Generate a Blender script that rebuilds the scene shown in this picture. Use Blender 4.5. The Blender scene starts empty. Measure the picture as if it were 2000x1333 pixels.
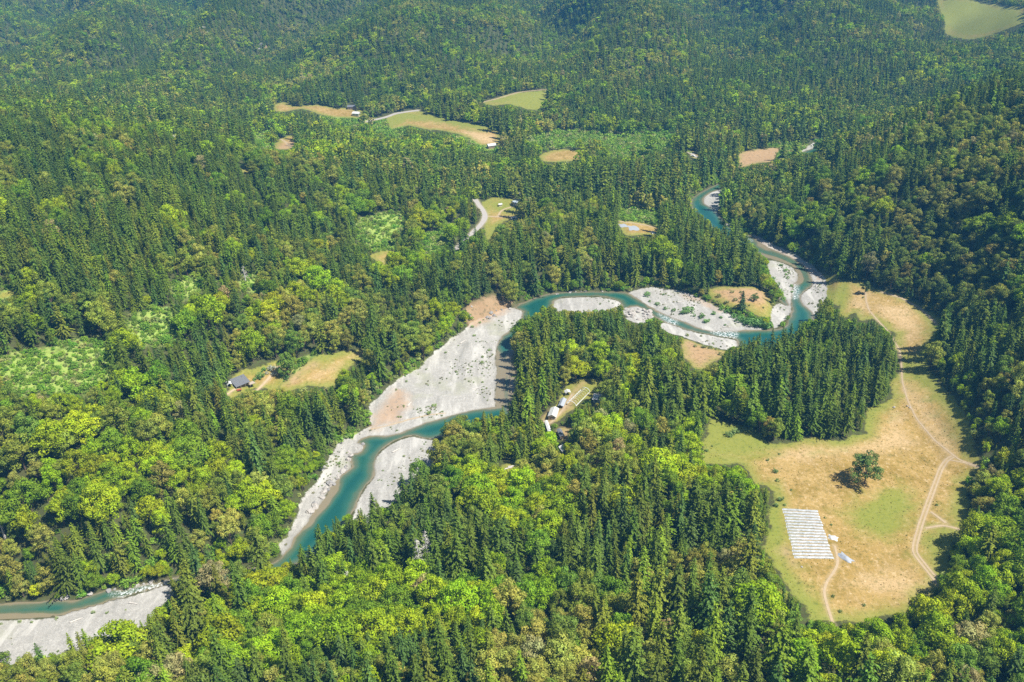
import bpy, math, random
import numpy as np
from mathutils import Matrix, Vector
R = math.radians
rng = np.random.default_rng(7)
random.seed(7)
scene = bpy.context.scene
COL = scene.collection

# ------------------------------------------------------------------ camera, sky, sun, exposure
F_PX = 1732.0                      # focal length in pixels of the 2000 px wide photograph
CAM_H = 270.0
PITCH, ROLL = R(27.7), R(2.2)
CP, SP = math.cos(PITCH), math.sin(PITCH)
fwd = np.array([0.0, CP, -SP]); up0 = np.array([0.0, SP, CP]); ri0 = np.array([1.0, 0.0, 0.0])
ri = math.cos(ROLL) * ri0 - math.sin(ROLL) * up0
upv = math.sin(ROLL) * ri0 + math.cos(ROLL) * up0
CAM = np.array([0.0, 0.0, CAM_H])
cam_data = bpy.data.cameras.new('camera')
cam_data.sensor_width = 36.0
cam_data.lens = 36.0 * F_PX / 2000.0
cam_data.clip_start = 1.0
cam_data.clip_end = 20000.0
cam = bpy.data.objects.new('camera', cam_data)
COL.objects.link(cam)
cam.matrix_world = Matrix([[ri[0], upv[0], -fwd[0], 0], [ri[1], upv[1], -fwd[1], 0],
                           [ri[2], upv[2], -fwd[2], CAM_H], [0, 0, 0, 1]])
scene.camera = cam

SUN_EL = R(57.0)
SUN_AZ = math.atan2(0.88, -0.42)   # clockwise from +Y: from the right and a little behind the camera
SUN_DIR = np.array([math.sin(SUN_AZ) * math.cos(SUN_EL), math.cos(SUN_AZ) * math.cos(SUN_EL), math.sin(SUN_EL)])
world = bpy.data.worlds.new('World')
scene.world = world
world.use_nodes = True
wn = world.node_tree
sky = wn.nodes.new('ShaderNodeTexSky')
sky.sky_type = 'NISHITA'
sky.sun_disc = False
sky.sun_elevation = SUN_EL
sky.sun_rotation = SUN_AZ
wn.links.new(sky.outputs[0], wn.nodes['Background'].inputs[0])
wn.nodes['Background'].inputs[1].default_value = 0.052
sd_ = bpy.data.lights.new('sun', 'SUN')
sd_.energy = 5.0
sd_.angle = R(0.5)
sd_.color = (1.0, 0.968, 0.90)
sun = bpy.data.objects.new('sun', sd_)
COL.objects.link(sun)
sun.rotation_euler = Vector(SUN_DIR).to_track_quat('Z', 'Y').to_euler()
scene.view_settings.view_transform = 'Standard'
scene.view_settings.look = 'None'
scene.view_settings.exposure = 0.68
scene.view_settings.gamma = 1.0
cy = scene.cycles
cy.max_bounces = 5; cy.diffuse_bounces = 2; cy.glossy_bounces = 2; cy.transmission_bounces = 3
cy.volume_bounces = 0; cy.transparent_max_bounces = 6
cy.use_denoising = False

HAZE_DENSITY = 0.000165

# ------------------------------------------------------------------ small helpers
def tag(o, label=None, cat=None, group=None, kind=None):
    if label: o['label'] = label
    if cat: o['category'] = cat
    if group: o['group'] = group
    if kind: o['kind'] = kind
    return o

def empty(name, loc, rz=0.0):
    o = bpy.data.objects.new(name, None)
    COL.objects.link(o)
    o.location = loc
    o.rotation_euler = (0, 0, rz)
    o.empty_display_size = 0.5
    return o

class MB:
    def __init__(s): s.v = []; s.f = []
    def add(s, vs, fs):
        n = len(s.v); s.v += [tuple(map(float, p)) for p in vs]; s.f += [tuple(n + i for i in f) for f in fs]
    def box(s, c, d, rz=0.0):
        x, y, z = d[0] / 2, d[1] / 2, d[2] / 2
        cs, sn = math.cos(rz), math.sin(rz)
        vs = []
        for k in (-z, z):
            for (i, j) in ((-x, -y), (x, -y), (x, y), (-x, y)):
                vs.append((c[0] + i * cs - j * sn, c[1] + i * sn + j * cs, c[2] + k))
        s.add(vs, [(3, 2, 1, 0), (4, 5, 6, 7), (0, 1, 5, 4), (1, 2, 6, 5), (2, 3, 7, 6), (3, 0, 4, 7)])
    def tube(s, pts, rad, n=6):
        rings = []
        pts = [np.array(p, float) for p in pts]
        for i, p in enumerate(pts):
            d = pts[min(i + 1, len(pts) - 1)] - pts[max(i - 1, 0)]
            d /= np.linalg.norm(d) + 1e-9
            a = np.cross(d, (0, 0, 1) if abs(d[2]) < .9 else (1, 0, 0)); a /= np.linalg.norm(a)
            b = np.cross(d, a)
            r = rad[i] if hasattr(rad, '__len__') else rad
            rings.append([p + r * (math.cos(t) * a + math.sin(t) * b) for t in np.linspace(0, 2 * math.pi, n, endpoint=False)])
        vs = [q for g in rings for q in g]
        fs = []
        for i in range(len(rings) - 1):
            for j in range(n):
                fs.append((i * n + j, i * n + (j + 1) % n, (i + 1) * n + (j + 1) % n, (i + 1) * n + j))
        fs.append(tuple(range(n - 1, -1, -1))); fs.append(tuple((len(rings) - 1) * n + j for j in range(n)))
        s.add(vs, fs)
    def mesh(s, name):
        m = bpy.data.meshes.new(name)
        m.from_pydata(s.v, [], s.f); m.update()
        return m
    def build(s, name, mat, parent=None, smooth=False):
        m = s.mesh(name)
        m.materials.append(mat)
        if smooth:
            m.polygons.foreach_set('use_smooth', [True] * len(m.polygons))
        o = bpy.data.objects.new(name, m)
        COL.objects.link(o)
        if parent: o.parent = parent
        return o

# ------------------------------------------------------------------ pixel <-> world
def px_dir(px, py):
    px = np.asarray(px, float); py = np.asarray(py, float)
    a = (px - 1000.0) / F_PX; b = -(py - 666.5) / F_PX
    return fwd + a[..., None] * ri + b[..., None] * upv
def project(P):
    d = np.asarray(P, float) - CAM
    z = d @ fwd
    z = np.where(z < 1, 1, z)
    return 1000.0 + F_PX * (d @ ri) / z, 666.5 - F_PX * (d @ upv) / z, z
def on_plane(px, py, zp):
    d = px_dir(px, py)
    t = (zp - CAM_H) / d[..., 2]
    return CAM + t[..., None] * d

# ------------------------------------------------------------------ noise
_tab = np.random.default_rng(3).random((256, 256))
def vnoise(x, y):
    xi = np.floor(x).astype(int); yi = np.floor(y).astype(int)
    fx = x - xi; fy = y - yi
    fx = fx * fx * (3 - 2 * fx); fy = fy * fy * (3 - 2 * fy)
    a = _tab[xi & 255, yi & 255]; b = _tab[(xi + 1) & 255, yi & 255]
    c = _tab[xi & 255, (yi + 1) & 255]; d = _tab[(xi + 1) & 255, (yi + 1) & 255]
    return (a * (1 - fx) + b * fx) * (1 - fy) + (c * (1 - fx) + d * fx) * fy
def fbm(x, y, n=4):
    s = 0; a = .5; t = 0
    for i in range(n):
        s = s + a * vnoise(x + 17.3 * i, y - 9.1 * i); t += a
        x = x * 2.03; y = y * 2.03; a *= .5
    return s / t
def sstep(a, b, x):
    t = np.clip((x - a) / (b - a), 0, 1)
    return t * t * (3 - 2 * t)

# ------------------------------------------------------------------ terrain: control points (photo px, py, height) and (x, y, z)
CTRL = [
 # river and bars
 (0,1200,1),(330,1145,1),(560,1060,1),(640,980,1),(720,860,1),(850,830,1),(970,790,1),(985,700,1),(1000,640,1),(1060,590,1),
 (1200,578,1),(1350,630,1),(1480,650,1),(1560,600,1),(1580,540,1),(1500,490,1),(1430,445,1),(1370,400,1),(1410,358,1),(1590,290,2),
 (850,740,2),(760,790,2.5),(1350,590,2),(1600,560,2),(80,1240,2),(780,900,2),
 # right-hand meadow terrace, wood on it, peninsula
 (1650,560,6),(1750,600,7),(1830,640,8),(1780,750,7),(1850,850,8),(1450,870,7),(1700,900,7),(1600,1050,7),(1500,950,7),(1620,1200,7),
 (1830,1130,8),(1900,920,8),(1150,760,8),(1100,850,8),(1180,660,8),(1600,760,7),(1300,800,8),(1370,700,4),(1450,575,6),(1480,600,5),
 # foreground
 (900,1100,8),(1200,1200,12),(1000,1333,16),(1400,1333,14),(600,1250,8),(300,1333,9),(0,1333,5),(1700,1300,8),(2000,1300,12),(2000,1100,14),
 # left hill
 (640,720,14),(470,745,18),(300,950,22),(500,1050,6),(300,1100,8),(0,1110,8),(200,850,40),(100,720,52),(0,900,42),(350,640,46),(500,560,40),
 (740,560,20),(850,610,11),(250,480,68),(0,560,76),(0,400,88),(150,330,90),(0,235,96),(300,305,80),(520,330,60),(700,340,38),(800,430,24),
 (760,500,18),(930,430,14),(980,400,14),(1100,450,12),(1250,440,10),(1300,520,9),(1150,520,10),(1000,540,12),(930,590,10),(590,960,9),(700,810,6),(880,560,16),
 # side valley behind the left hill
 (620,212,28),(850,242,18),(1010,195,32),(1100,303,8),(560,275,24),(350,185,44),(1480,305,4),(1200,265,8),(1350,300,6),(1250,340,7),(1000,340,11),(900,310,12),(1340,380,6),
 # far mountain
 (0,0,80),(500,0,74),(1000,0,68),(1500,0,60),(2000,0,64),(0,100,60),(500,100,52),(1000,100,42),(1500,100,34),(1800,140,30),(1250,200,18),(1600,230,14),(1900,40,58),
 # right-hand hill
 (1650,520,10),(1840,600,10),(1900,700,16),(2000,800,30),(1960,900,14),(2000,600,38),(1900,500,36),(1800,450,36),(1600,420,20),(1500,420,9),(1700,380,42),
 (2000,400,70),(1850,330,62),(1700,300,42),(1590,330,20),(2000,190,98),(1850,228,74),(1720,268,46),
]
WPTS = [(-560,1120,46),(-300,1080,30),(-80,980,16),(430,1020,8),(620,1200,40),(820,1000,105),(840,760,140),(760,560,100),(600,420,52),(480,300,30),
        (420,180,24),(-420,200,14),(-600,330,60),(-760,560,110),(-800,800,120),(0,150,20),(0,60,24),(-300,60,20),(300,60,24),
        (-1500,1900,170),(0,2700,190),(-1200,2700,230),(1200,2600,200),(1700,1800,180),(0,3600,330),(-2000,3500,360),(2000,3500,340),(0,4700,420),(-2400,4700,430),(2400,4700,430),
        (1300,1200,170),(-1500,1000,170),(-1400,300,130),(1200,300,120),(2400,1000,260),(-2400,1000,260)]
c = np.array(CTRL, float)
pc = on_plane(c[:, 0], c[:, 1], c[:, 2])
pc[:, 2] = c[:, 2]
pc = np.vstack([pc, np.array(WPTS, float)])
_S = 1000.0
def _phi(r2): return np.where(r2 > 1e-12, .5 * r2 * np.log(np.maximum(r2, 1e-12)), 0.0)
XY = pc[:, :2] / _S
n = len(XY)
K = _phi(((XY[:, None] - XY[None]) ** 2).sum(-1)) + np.eye(n) * 1e-4
Pm = np.hstack([np.ones((n, 1)), XY])
A = np.block([[K, Pm], [Pm.T, np.zeros((3, 3))]])
w = np.linalg.solve(A, np.concatenate([pc[:, 2], np.zeros(3)]))
GX0, GY0, GS = -2600.0, -60.0, 10.0
NX, NY = 521, 500
gx = GX0 + GS * np.arange(NX); gy = GY0 + GS * np.arange(NY)
gxx, gyy = np.meshgrid(gx, gy, indexing='ij')
Q = np.stack([gxx.ravel(), gyy.ravel()], 1) / _S
H = np.zeros(len(Q))
for i in range(0, len(Q), 20000):
    q = Q[i:i + 20000]
    H[i:i + 20000] = _phi(((q[:, None] - XY[None]) ** 2).sum(-1)) @ w[:n] + w[n] + q @ w[n + 1:]
H = H.reshape(NX, NY)
hill = sstep(14, 45, H)
far = sstep(900, 1250, gyy)
wx = gxx / 300 + .10 * gyy / 300 + 1.5 * (fbm(gxx / 420 + 3.7, gyy / 420 + 1.2, 3) - .5) + .35
ridge = 1 - np.abs(2 * (wx - np.floor(wx)) - 1)
ridge = ridge * ridge * (3 - 2 * ridge)
far2 = sstep(1180, 1420, gyy) * (1 - .85 * sstep(450, 750, gxx) * sstep(1250, 1500, gyy))
H = H + hill * (0.16 + 0.84 * far) * 34 * (fbm(gxx / 170, gyy / 170, 4) - .5) + far2 * 62 * (ridge - .5) * (.6 + .8 * fbm(gxx / 600 - 3, gyy / 600, 2))
H = np.maximum(H, 1.0) + 0.6 * (fbm(gxx / 40, gyy / 40, 2) - .5)
H = np.minimum(H, CAM_H * 10)

def hb(x, y):
    fx = np.clip((np.asarray(x, float) - GX0) / GS, 0, NX - 1.001); fy = np.clip((np.asarray(y, float) - GY0) / GS, 0, NY - 1.001)
    i = fx.astype(int); j = fy.astype(int); fx = fx - i; fy = fy - j
    return (H[i, j] * (1 - fx) + H[i + 1, j] * fx) * (1 - fy) + (H[i, j + 1] * (1 - fx) + H[i + 1, j + 1] * fx) * fy

_T = np.concatenate([np.arange(120, 1400, 3.0), np.arange(1400, 4600, 10.0)])
def cast(px, py, f=None):
    """photo pixels -> points on the terrain"""
    f = f or hb
    d = px_dir(np.atleast_1d(px), np.atleast_1d(py))
    out = np.zeros((len(d), 3))
    for k in range(len(d)):
        p = CAM + _T[:, None] * d[k] / d[k][1]
        g = p[:, 2] - f(p[:, 0], p[:, 1])
        hit = np.nonzero(g < 0)[0]
        if len(hit) == 0:
            out[k] = p[-1]; continue
        i = max(hit[0], 1)
        a = g[i - 1] / (g[i - 1] - g[i] + 1e-9)
        q = p[i - 1] + a * (p[i] - p[i - 1])
        out[k] = (q[0], q[1], float(f(q[0], q[1])))
    return out

# ------------------------------------------------------------------ outlines read off the photograph (2000 x 1333 px)
WATER = [
 # far reach down to the rapids
 [(1420,352),(1398,362),(1370,376),(1352,390),(1348,404),(1358,418),(1376,436),(1396,452),(1418,464),(1440,478),(1462,492),(1484,500),(1505,506),
  (1531,514),(1550,524),(1559,538),(1557,549),(1549,556),(1547,573),(1545,598),(1545,616),(1530,640),(1493,645),(1450,646),(1388,647),(1345,633),(1300,615),
  (1266,598),(1245,584),(1228,573),(1210,571),(1158,570),(1105,571),(1070,575),(1049,582),(1025,590),(1004,601),(1021,609),(1011,633),(986,654),(972,671),(968,699),(971,731),
  (967,766),(966,794),(930,801),(900,808),(874,815),(846,822),(818,831),(794,841),(769,850),(720,853),(699,864),(711,872),(702,884),(685,890),(685,911),(665,932),(648,950),(630,978),
  (609,1006),(602,1020),(590,1034),(574,1052),(556,1082),(520,1102),(440,1118),(375,1122),(342,1129),(315,1136),(273,1143),(245,1152),(217,1150),(189,1160),(147,1174),(112,1174),(21,1178),(-60,1182),(-300,1192),
  (-300,1230),(-60,1216),(0,1211),(53,1208),(98,1206),(140,1195),(182,1183),(224,1171),(266,1160),(280,1157),(336,1141),(380,1140),(450,1136),(540,1120),(600,1090),(640,1060),(680,1020),(688,1006),(698,980),(709,957),(731,930),(729,912),
  (734,895),(752,874),(780,859),(808,853),(839,858),(900,846),(960,834),(996,818),(1012,782),(1010,740),(1006,700),(1010,668),(1028,634),(1072,610),(1080,597),(1084,587),(1100,582),(1133,580),(1168,580),(1196,584),(1214,592),(1217,604),(1245,599),(1277,618),
  (1298,629),(1338,643),(1398,657),(1433,662),(1442,674),(1450,700),(1520,690),(1580,650),(1592,624),(1580,605),(1566,591),(1563,578),(1585,559),(1585,549),(1577,526),(1552,508),(1528,496),(1496,482),(1470,463),(1452,456),(1437,450),
  (1424,440),(1413,431),(1401,416),(1392,408),(1376,399),(1374,388),(1385,378),(1404,371),(1416,364),(1436,350),(1440,344),(1428,346)],
 [(1560,303),(1576,294),(1596,289),(1612,284),(1600,296),(1580,303)],
 [(1521,570),(1530,582),(1542,595),(1535,598),(1523,588)],
]
GRAVEL = [
 [(1404,370),(1385,377),(1373,388),(1375,400),(1396,412),(1408,405),(1412,388),(1412,372)],
 [(1470,463),(1496,482),(1528,496),(1552,508),(1577,526),(1585,549),(1585,559),(1563,578),(1566,591),(1580,605),(1589,624),(1606,600),(1614,577),(1613,549),(1601,533),(1591,522),(1570,508),(1545,494),(1510,477),(1475,459)],
 [(1503,508),(1531,514),(1550,524),(1559,538),(1557,549),(1549,556),(1547,573),(1545,600),(1543,612),(1524,632),(1513,640),(1506,622),(1510,601),(1524,592),(1538,596),(1530,575),(1520,560),(1510,545),(1500,525)],
 [(1080,597),(1084,586),(1100,582),(1133,580),(1168,580),(1196,584),(1214,592),(1212,604),(1150,618),(1085,618)],
 [(1217,603),(1245,597),(1277,618),(1262,630),(1240,632),(1222,622)],
 [(1298,629),(1338,643),(1398,657),(1433,662),(1441,674),(1419,684),(1380,676),(1338,660),(1310,652),(1290,640)],
 [(1226,571),(1262,565),(1300,567),(1335,573),(1370,587),(1406,605),(1440,622),(1494,643),(1450,646),(1388,647),(1345,633),(1300,615),(1266,598),(1245,584)],
 [(985,603),(997,600),(1006,601),(1021,609),(1011,633),(986,654),(972,671),(968,699),(971,731),(967,766),(966,795),(930,801),(900,808),(874,815),(846,822),(818,831),(794,841),(769,850),(720,853),(699,862),(688,858),(706,840),
  (724,832),(722,797),(745,773),(773,748),(815,724),(846,692),(874,671),(902,650),(930,629),(958,619)],
 [(839,857),(808,853),(780,859),(752,874),(734,895),(729,912),(731,930),(709,957),(698,980),(688,1008),(684,1040),(760,1000),(830,930),(880,872)],
 [(699,862),(711,872),(702,884),(685,890),(685,911),(665,932),(648,950),(630,978),(609,1006),(602,1020),(588,1036),(574,1054),(560,1046),(578,1017),(585,989),(596,968),(620,943),(631,919),(648,887),(659,870),(676,856)],
 [(547,1057),(578,1040),(598,1026),(606,1032),(600,1050),(590,1062),(566,1084),(548,1078)],
 [(-60,1216),(0,1211),(53,1208),(98,1206),(140,1195),(182,1183),(224,1171),(266,1160),(280,1157),(336,1140),(344,1150),(338,1170),(332,1195),(300,1230),(220,1270),(100,1310),(-60,1330)],
 [(1562,300),(1590,280),(1612,286),(1596,296)],
]
# what the photograph shows open (no tree may stand in front of it)
OPEN_GRAVEL_HID = {3: [(1080,595),(1084,586),(1100,582),(1133,580),(1168,580),(1196,584),(1210,592),(1204,600),(1150,604),(1090,604)],
 8: [(839,857),(808,853),(780,859),(752,874),(734,895),(729,912),(731,930),(709,957),(698,980),(690,1004),(702,990),(714,972),(742,948),(762,928),(797,916),(817,896),(836,876),(842,860)],
 11: [(0,1211),(53,1208),(98,1206),(140,1195),(182,1183),(224,1171),(266,1160),(280,1157),(330,1142),(334,1158),(320,1180),(300,1192),(273,1206),(256,1219),(209,1229),(182,1234),(151,1222),(123,1223),(105,1249),(70,1254),(49,1278),(0,1276)]}
OPEN_WATER = [
 [(1415,357),(1390,365),(1365,380),(1351,394),(1352,406),(1366,412),(1380,425),(1394,438),(1408,448),(1425,450),(1437,451),(1424,440),(1413,431),(1401,416),(1389,407),(1375,399),(1374,388),(1385,378),(1404,371)],
 [(1466,470),(1484,494),(1510,512),(1531,514),(1550,524),(1559,538),(1557,549),(1549,556),(1547,573),(1545,598),(1546,612),(1556,620),(1572,628),(1588,622),(1580,605),(1566,591),(1563,578),(1585,559),(1585,549),(1577,526),(1552,508),(1528,496),(1496,482)],
 [(1490,645),(1450,646),(1388,647),(1345,633),(1300,615),(1266,598),(1245,584),(1228,573),(1210,571),(1158,571),(1105,572),(1070,576),(1049,583),(1010,601),(1021,607),(1050,602),(1078,594),(1095,584),(1133,580),(1168,580),(1196,584),(1214,592),(1245,599),(1277,618),
  (1298,629),(1338,643),(1398,657),(1433,662),(1440,672),(1462,664)],
 [(1011,633),(986,654),(972,671),(968,699),(971,731),(967,766),(966,792),(976,796),(995,784),(1004,768),(1003,735),(999,708),(996,675),(1000,648)],
 [(870,818),(846,823),(818,832),(794,841),(769,850),(720,853),(699,864),(711,872),(702,884),(685,890),(685,911),(665,932),(648,950),(630,978),(609,1006),(602,1018),(620,1018),(640,1012),(660,1000),(690,1000),(698,980),(709,957),(731,930),(729,912),(734,895),(752,874),(780,859),(808,853),(838,856),(860,838)],
 [(342,1130),(315,1137),(273,1144),(245,1152),(217,1152),(189,1162),(147,1174),(112,1176),(60,1186),(21,1182),(0,1182),(0,1211),(53,1208),(98,1206),(140,1195),(182,1183),(224,1171),(266,1160),(280,1157),(330,1141)],
]
MEADOW = [
 [(1650,549),(1678,549),(1713,563),(1752,573),(1790,591),(1833,622),(1841,643),(1826,664),(1811,678),(1808,699),(1815,727),(1846,759),(1875,794),(1896,836),(1903,875),(1917,899),(1927,915),(1899,926),(1889,964),(1892,1006),(1884,1022),(1896,1041),
  (1861,1062),(1854,1111),(1840,1143),(1798,1171),(1791,1188),(1731,1202),(1696,1213),(1636,1216),(1580,1213),(1573,1185),(1545,1160),(1510,1097),(1489,1066),(1507,1041),(1500,1006),(1510,978),(1507,950),(1472,947),(1461,919),(1440,905),(1377,908),
  (1370,887),(1374,860),(1384,840),(1386,812),(1400,816),(1433,832),(1479,836),(1486,857),(1517,867),(1559,862),(1598,853),(1626,860),(1647,860),(1664,850),(1689,846),(1689,818),(1696,797),(1727,790),(1745,773),(1738,748),(1759,731),(1761,696),
  (1748,678),(1748,650),(1734,645),(1706,622),(1678,629),(1671,612),(1650,622),(1640,601),(1647,573)],
 [(1604,530),(1618,532),(1650,549),(1647,573),(1640,600),(1628,592),(1614,577),(1613,549)],
 [(547,754),(568,738),(596,713),(610,699),(641,692),(694,685),(715,679),(725,684),(718,694),(694,711),(672,724),(664,745),(648,755),(624,757),(596,756),(560,764)],
 [(445,772),(452,742),(475,724),(520,712),(545,704),(562,712),(572,722),(548,750),(535,764),(508,758),(480,762),(456,778)],
 [(1338,661),(1380,676),(1419,684),(1405,698),(1370,724),(1352,714),(1338,699),(1332,675)],
 [(1391,562),(1440,561),(1475,561),(1496,568),(1507,587),(1510,603),(1507,618),(1482,616),(1458,605),(1433,601),(1409,591),(1385,578)],
 [(1102,759),(1116,745),(1154,738),(1175,748),(1189,769),(1175,780),(1140,782),(1123,797),(1105,811),(1091,825),(1067,822),(1063,811),(1084,790)],
 [(1088,838),(1110,836),(1124,834),(1142,850),(1136,857),(1110,860),(1094,860)],
 [(948,392),(965,385),(1000,389),(1021,403),(1021,422),(1014,427),(993,431),(976,438),(965,455),(958,470),(950,470),(946,440),(948,424),(940,400)],
 [(1208,432),(1245,433),(1280,440),(1300,446),(1294,454),(1278,459),(1242,460),(1224,460),(1212,448)],
 [(755,231),(787,219),(815,217),(846,226),(895,238),(958,249),(976,259),(979,280),(965,286),(937,283),(916,270),(867,256),(825,252),(797,245),(765,252)],
 [(941,201),(1011,182),(1046,179),(1070,177),(1064,196),(1067,214),(1028,214),(1000,204),(965,207)],
 [(535,206),(555,200),(575,208),(620,205),(650,210),(690,213),(715,222),(700,230),(650,229),(620,222),(590,213),(560,218),(538,218)],
 [(1053,305),(1081,294),(1116,292),(1147,300),(1144,310),(1105,316),(1063,316)],
 [(536,281),(561,266),(589,266),(580,280),(568,291),(540,292)],
 [(1829,-4),(1846,42),(1847,66),(1889,78),(1930,70),(2000,46),(2040,40),(2040,20),(1990,16),(1896,0)],
 [(1443,301),(1475,292),(1526,290),(1513,315),(1482,318),(1447,327)],
 [(1342,292),(1377,305),(1363,312),(1346,302)],
 [(723,500),(745,492),(778,492),(774,504),(748,518),(736,510)],
 [(0,570),(40,566),(64,564),(50,572),(20,580),(0,582)],
 [(975,908),(1000,905),(1026,910),(1020,928),(995,926)],
 [(470,326),(490,320),(495,336),(478,340)],
 [(1966,613),(1984,612),(1984,624),(1968,626)],
 [(1976,1010),(2030,990),(2030,1030),(1985,1042)],
 [(1962,1190),(2030,1120),(2030,1180),(1975,1215)],
 [(340,268),(354,266),(354,278),(342,277)],
 [(1160,885),(1182,882),(1180,902),(1164,902)],
]
# low brush without tall trees
BRUSH = [
 [(0,700),(70,690),(123,668),(182,660),(217,678),(224,710),(212,734),(168,769),(88,764),(42,772),(0,748)],
 [(250,640),(268,610),(300,604),(340,600),(352,640),(330,668),(290,672),(262,664)],
 [(470,545),(522,540),(522,562),(490,568),(470,562)],
 [(0,560),(70,548),(90,560),(40,572),(0,590)],
 [(340,560),(395,536),(412,548),(360,590)],
 [(1212,417),(1245,412),(1280,419),(1306,438),(1300,446),(1263,438),(1212,432)],
 [(1335,572),(1370,583),(1410,600),(1440,618),(1400,600),(1370,585)],
 [(516,1064),(560,1040),(585,1008),(592,990),(580,1030),(552,1058),(525,1078)],
 [(660,866),(690,835),(702,838),(690,856),(668,872)],
 [(570,720),(600,695),(625,690),(600,712),(575,735)],
 [(770,752),(783,735),(846,690),(900,647),(905,650),(850,695),(790,742)],
]
BRUSH += [
 [(1170,288),(1240,262),(1310,262),(1332,282),(1250,304),(1165,303)], [(1036,270),(1100,258),(1170,262),(1225,278),(1150,287),(1060,287)],
 [(700,432),(760,415),(800,430),(790,470),(740,490),(705,470)], [(822,472),(880,440),(905,442),(872,480),(832,500)], [(735,232),(760,250),(800,262),(780,272),(730,255)],
 [(500,268),(530,262),(535,285),(505,290)], [(880,262),(960,288),(1000,296),(960,300),(900,290)], [(640,228),(720,232),(700,246),(640,242)], [(1500,288),(1560,280),(1575,292),(1520,312)],
]
BARE = [   # bare brown earth and eroded bank
 [(906,604),(912,590),(930,580),(965,576),(1000,575),(1000,590),(985,602),(958,615),(937,626),(916,624)],
 [(773,748),(801,776),(790,811),(755,829),(725,833),(727,811)],
 [(1330,572),(1352,574),(1385,586),(1412,602),(1395,602),(1365,588)],
 [(1475,460),(1510,476),(1545,492),(1570,505),(1591,519),(1604,532),(1600,540),(1589,524),(1568,511),(1543,497),(1508,480),(1473,463)],
 [(1105,790),(1118,765),(1130,748),(1145,745),(1135,760),(1122,785),(1112,800),(1098,812),(1094,806)],
 [(1060,815),(1070,800),(1080,806),(1090,818),(1082,828),(1064,828)],
 [(1092,838),(1124,834),(1142,850),(1130,857),(1100,860)],
 [(1160,885),(1182,882),(1180,902),(1164,902)],
 [(1338,663),(1380,679),(1412,686),(1400,700),(1370,718),(1352,710),(1338,696)],
 [(1396,566),(1440,563),(1475,564),(1496,572),(1504,590),(1480,596),(1440,590),(1410,584)],
 [(1443,301),(1475,292),(1526,290),(1513,315),(1482,318),(1447,327)],
 [(540,291),(561,276),(580,280),(568,291)],
 [(1524,1070),(1540,1068),(1552,1098),(1545,1104)],
 [(560,740),(596,714),(612,704),(620,712),(590,735),(570,752)],
 [(396,52),(410,88),(405,90),(392,60)],[(505,100),(520,80),(522,96),(510,104)],
]
GREEN = [  # greener grass inside the meadows
 [(1102,762),(1116,748),(1150,742),(1172,752),(1180,770),(1140,776),(1110,790)],
 [(1835,0),(1850,60),(1889,74),(1950,60),(2030,36),(1960,16),(1896,2)],
 [(1375,905),(1384,812),(1480,836),(1520,868),(1500,890),(1440,900)],
 [(1761,700),(1806,690),(1815,727),(1846,759),(1875,794),(1896,836),(1905,880),(1880,850),(1850,805),(1800,760),(1765,735)],
 [(1789,1075),(1815,1025),(1880,1030),(1894,1042),(1858,1065),(1850,1110),(1838,1140),(1812,1105)],
 [(1885,960),(1892,1006),(1850,1005),(1862,975)],
 [(1500,975),(1530,975),(1550,1092),(1545,1110),(1490,1068)],
 [(1510,1097),(1545,1160),(1575,1210),(1620,1215),(1600,1170),(1560,1125)],
 [(1790,591),(1833,622),(1841,643),(1826,664),(1800,620)],
 [(610,699),(641,692),(660,690),(640,708),(615,712)],
 [(755,231),(787,219),(846,226),(958,249),(940,258),(860,242),(800,236),(765,250)],
 [(941,201),(1011,182),(1070,177),(1067,214),(1028,214),(1000,204)],
 [(950,470),(956,440),(975,440),(960,468)],
 [(950,392),(1000,389),(1021,422),(985,420),(950,410)],
 [(1500,610),(1640,560),(1640,600),(1614,577)],
 [(1976,1010),(2030,990),(2030,1030),(1985,1042)],[(1962,1190),(2030,1120),(2030,1180),(1975,1215)],
 [(1655,850),(1700,795),(1730,795),(1690,850),(1600,880)],[(1640,1000),(1760,950),(1800,990),(1730,1060)],
]
PALE = [
 [(1655,590),(1690,640),(1700,570)],[(1755,690),(1810,640),(1790,600),(1730,590),(1700,610),(1750,650)],
 [(1765,740),(1800,770),(1850,830),(1880,890),(1840,880),(1800,830),(1770,790)],
 [(1520,880),(1600,865),(1700,860),(1740,800),(1770,830),(1790,870),(1650,890),(1530,905)],
 [(1660,1120),(1740,1110),(1820,1140),(1790,1170),(1680,1160)],[(690,690),(715,682),(700,700),(640,735),(600,740)],
 [(900,255),(965,262),(975,280),(940,280),(910,268)]
]
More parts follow.
